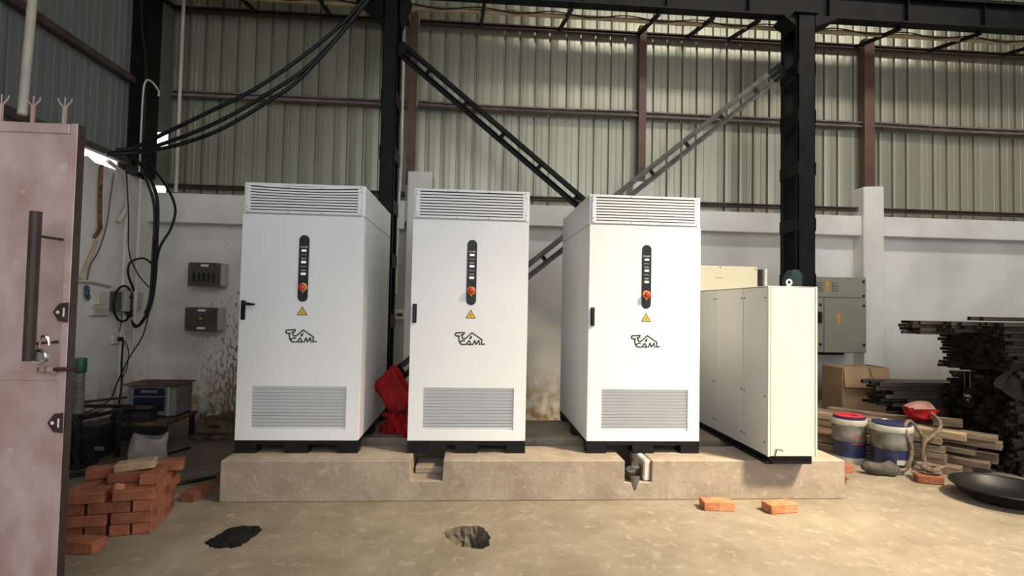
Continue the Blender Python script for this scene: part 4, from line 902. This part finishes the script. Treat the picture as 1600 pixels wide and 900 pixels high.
# rope: over the right bucket, down to the floor, coil
cable([(3.83, 4.72, .03), (3.95, 4.70, .05), (4.00, 4.70, .12), (4.03, 4.715, .25), (3.99, 4.74, .41), (4.05, 4.78, .47), (4.16, 4.85, .44), (4.22, 4.82, .33), (4.22, 4.80, .15), (4.20, 4.72, .03)], .016, 'old_rope', 'brown rope hanging over the right paint bucket', 'rope', 'rope')
cable([(4.50, 5.02, .50), (4.42, 4.84, .46), (4.30, 4.72, .40), (4.18, 4.70, .33), (4.13, 4.70, .26), (4.13, 4.70, .14), (4.16, 4.68, .03)], .016, 'old_rope', 'brown rope hanging down the front of the timber pile', 'rope', 'rope')
pts = []
for k in range(46):
    a = k*.55; r = .09+.025*math.sin(k*1.7); pts.append((4.06+r*math.cos(a), 4.55+r*.8*math.sin(a), .084+.02*abs(math.sin(k*.37))+.0007*k))
cable(pts, .014, 'rope_coil', 'tangled coil of brown rope lying on the worn red brick', 'rope', 'rope', 4)
tag(O('rag_bundle', MB().lathe([(.02, -.16), (.05, -.12), (.062, -.03), (.05, .05), (.065, .10), (.03, .14)], 12, (3.72, 4.72, .058), 'x').map(lambda p: Vector((p.x+.03*math.sin(18*p.x), p.y-.25*(p.x-3.72), p.z*(1+.1*math.sin(30*p.x))))), 'hose_grey', smooth=True), 'grubby rolled rag on the floor before the buckets', 'rag')
# red and grey bag on the timber
def rbp(t, a):
    r = .02+.14*math.sin(math.pi*min(1, t*1.1+.05))**.6; k = 1+.12*math.sin(3*a+5*t)+.07*math.sin(7*a)
    return (-.16+.34*t, r*k*math.cos(a)*.7, .085+r*k*math.sin(a)*.55)
vs, fs = soft(rbp, 16, 20, 0)
bg_ = thing('plastic_bag', 'dusty red plastic bag lying on the timber pile', 'bag', (4.50, 5.14, .415))
O('bag', MB().add(vs, fs+[tuple(range(20))[::-1], tuple(range(15*20, 16*20))]), 'cloth_red', bg_, smooth=True)
O('dust_sheet', MB().add([(x*1.04, y*1.05, z*1.0+.012) for x, y, z in vs], [f for f in fs if all(vs[i][2] > .10 for i in f)]), 'bag_pink', bg_, smooth=True)

# wide iron pan
pn = thing('iron_pan', 'wide black iron mixing pan on the floor at the right', 'pan', (4.24, 4.05, 0))
prof = [(.0, .010), (.14, .012), (.20, .02), (.28, .06), (.325, .115), (.345, .118), (.345, .108), (.33, .104), (.285, .045), (.20, .0), (0, 0)]
O('bowl', MB().lathe(prof, 48), 'iron_pan', pn, smooth=True)
O('rim', MB().tube([(.345*math.cos(a), .345*math.sin(a), .115) for a in [2*math.pi*k/48 for k in range(49)]], .008, 6, False), 'iron_pan', pn, smooth=True)

# steel tube stacks, tubes lying along x, cut ends to the left
def tube_geo(m, x0, x1, y, z, s=.03, t=.004):
    a, b = s/2, s/2-t
    vs = [(x, y+sy*q, z+sz*q) for x in (x0, x1) for q in (a, b) for sy, sz in ((-1, -1), (1, -1), (1, 1), (-1, 1))]
    fs = []
    for i in range(4):
        j = (i+1) % 4; fs += [(i, j, 8+j, 8+i), (i, 4+i, 4+j, j)]
    # bore closed a little way in
    n = len(vs); vs += [(x0+.04, y+sy*b, z+sz*b) for sy, sz in ((-1, -1), (1, -1), (1, 1), (-1, 1))]
    fs += [(4+i, n+i, n+(i+1) % 4, 4+(i+1) % 4) for i in range(4)]+[(n, n+1, n+2, n+3)]
    m.add(vs, fs)
random.seed(9)
P = .034; single = []
def stack(y0, ny, z0, nz, xend, keep, x1=8.2):
    """returns the joined hidden tubes; those for which keep() says so become objects of their own"""
    m = MB()
    for j in range(nz):
        for i in range(ny):
            y, z = y0+i*P+(.5*P if j % 2 else 0)+random.uniform(-.003, .003), z0+j*P+.016
            x = xend(i, j)
            if keep(i, j): single.append((x, y, z, x1))
            else: tube_geo(m, x, x1, y, z)
    return m
NY = 22
lo_m = stack(4.66, NY, 0, 26, lambda i, j: 5.03+random.uniform(-.05, .10)+.05*math.sin(i*.9+j*.6), lambda i, j: j >= 25)
tag(O('steel_tube_stack', lo_m, 'tube_dark'), 'dense lower stack of dark steel tubes at the right edge', 'steel tubes', kind='stuff')
lows = len(single)
up_m = stack(4.66, NY, 26*P+.01, 15, lambda i, j: 5.03+random.uniform(-.05, .08)-(.46 if j >= 11 and i > 12 else .25 if j >= 12 and i > 6 else 0)*random.uniform(.75, 1)-.012*j-(.10 if j in (1, 2) and i > 15 else 0)+(.14 if j < 1 and i > 10 else 0), lambda i, j: j >= 14 or (j >= 11 and i > 12))
tag(O('steel_tube_stack', up_m, 'tube_dark'), 'dense upper stack of dark steel tubes at the right edge', 'steel tubes', kind='stuff')
ups = len(single)
P = .044
md_m = stack(5.47, 7, 0, 17, lambda i, j: 4.40+random.uniform(-.12, .18)+(.26 if j < 11 else .05 if j < 14 else 0), lambda i, j: i == 0 and j > 6 or j == 16)
tag(O('steel_tube_stack', md_m, 'tube_dark'), 'middle stack of dark tubes reaching left behind the timber', 'steel tubes', kind='stuff')
def ordw(k): return ('topmost, first', 'second', 'third', 'fourth', 'fifth', 'sixth', 'seventh', 'eighth', 'ninth', 'tenth', 'eleventh', 'twelfth')[min(k, 11)]
tm = MB(); tube_geo(tm, 0, 1, 0, 0, .031, .004); TUBE = tm.mesh('steel_tube'); TUBE.materials.append(MATS['tube_steel'])
for k, (x, y, z, x1) in enumerate(single):
    o = O('steel_tube', TUBE, None, None, loc=(x, y, z)); o.scale = (x1-x, 1, 1) if k < ups else (x1-x, 1.3, 1.3)
    if k < lows: tag(o, 'square steel tube in the top layer of the lower right stack', 'steel tube', 'tubes on the lower stack')
    elif k < ups: tag(o, 'square steel tube sticking out at the top of the upper right stack', 'steel tube', 'tubes on the upper stack')
    elif y < 5.50: tag(o, 'long steel tube in the front face of the middle stack, %s from the top' % ordw(sum(1 for q in single[ups:] if q[1] < 5.50 and q[2] > z)), 'steel tube', 'tubes of the middle stack')
    else: tag(o, 'long steel tube in the top layer of the middle stack behind the timber', 'steel tube', 'tubes of the middle stack')
for k, (x, y, z) in enumerate(((4.73, 4.72, 1.437), (4.95, 4.80, 1.437), (5.35, 4.70, 1.437), (4.86, 4.98, 1.437), (5.2, 5.15, 1.437))):
    o = O('steel_tube', TUBE, None, None, loc=(x, y, z)); o.scale = (8.2-x, 1.2, 1.2); o.rotation_euler = (0, 0, random.uniform(-.004, .004))
    tag(o, 'loose steel tube on top of the upper right stack, %s from the front' % ('second', 'third', 'first', 'fourth', 'fifth')[k], 'steel tube', 'loose tubes on top')
tg = thing('tally_plate', 'black plate with white chalk marks hanging on the lower tube stack', 'plate', (4.915, 5.055, .555))
O('plate', MB().box(-.003, .003, -.056, .056, 0, .20), 'black_base', tg)
O('hanging_wire', MB().tube([(-.004, .03, .20), (-.004, .035, .36)], .002, 5).tube([(-.004, -.03, .20), (-.004, -.03, .36)], .002, 5), 'machine_grey', tg)
for s, z, sz in (('5-8½', .115, .038), ('12', .075, .028)):
    O('chalk_writing', text_mesh(s, sz), 'label_white', tg, loc=(-.0042, 0, z), rot=(math.pi/2, 0, -math.pi/2))
vs = []; NX, NZ = 24, 20
for i in range(NX):
    for j in range(NZ):
        u, v_ = i/(NX-1), j/(NZ-1); dr = max(0, v_-.35)
        vs.append((4.88+.46*u+.06*math.sin(5*v_+u*3)-.05*(1-u)*dr, 5.0-.30*min(v_, .35)/.35-.06*dr+.02*tri(19*u+5*v_)-.03*math.sin(math.pi*u)*dr, .955-.27*dr/.65*(.5+.6*math.sin(3.0*u))+.025*math.sin(7*u)+.06*math.sin(math.pi*u)*(1-v_)))
cm = MB().add(vs, [(i*NZ+j, i*NZ+j+1, (i+1)*NZ+j+1, (i+1)*NZ+j) for i in range(NX-1) for j in range(NZ-1)])
tag(O('old_jacket', cm, 'cloth_dark', smooth=True), 'dark old jacket thrown over the lower tube stack', 'jacket')
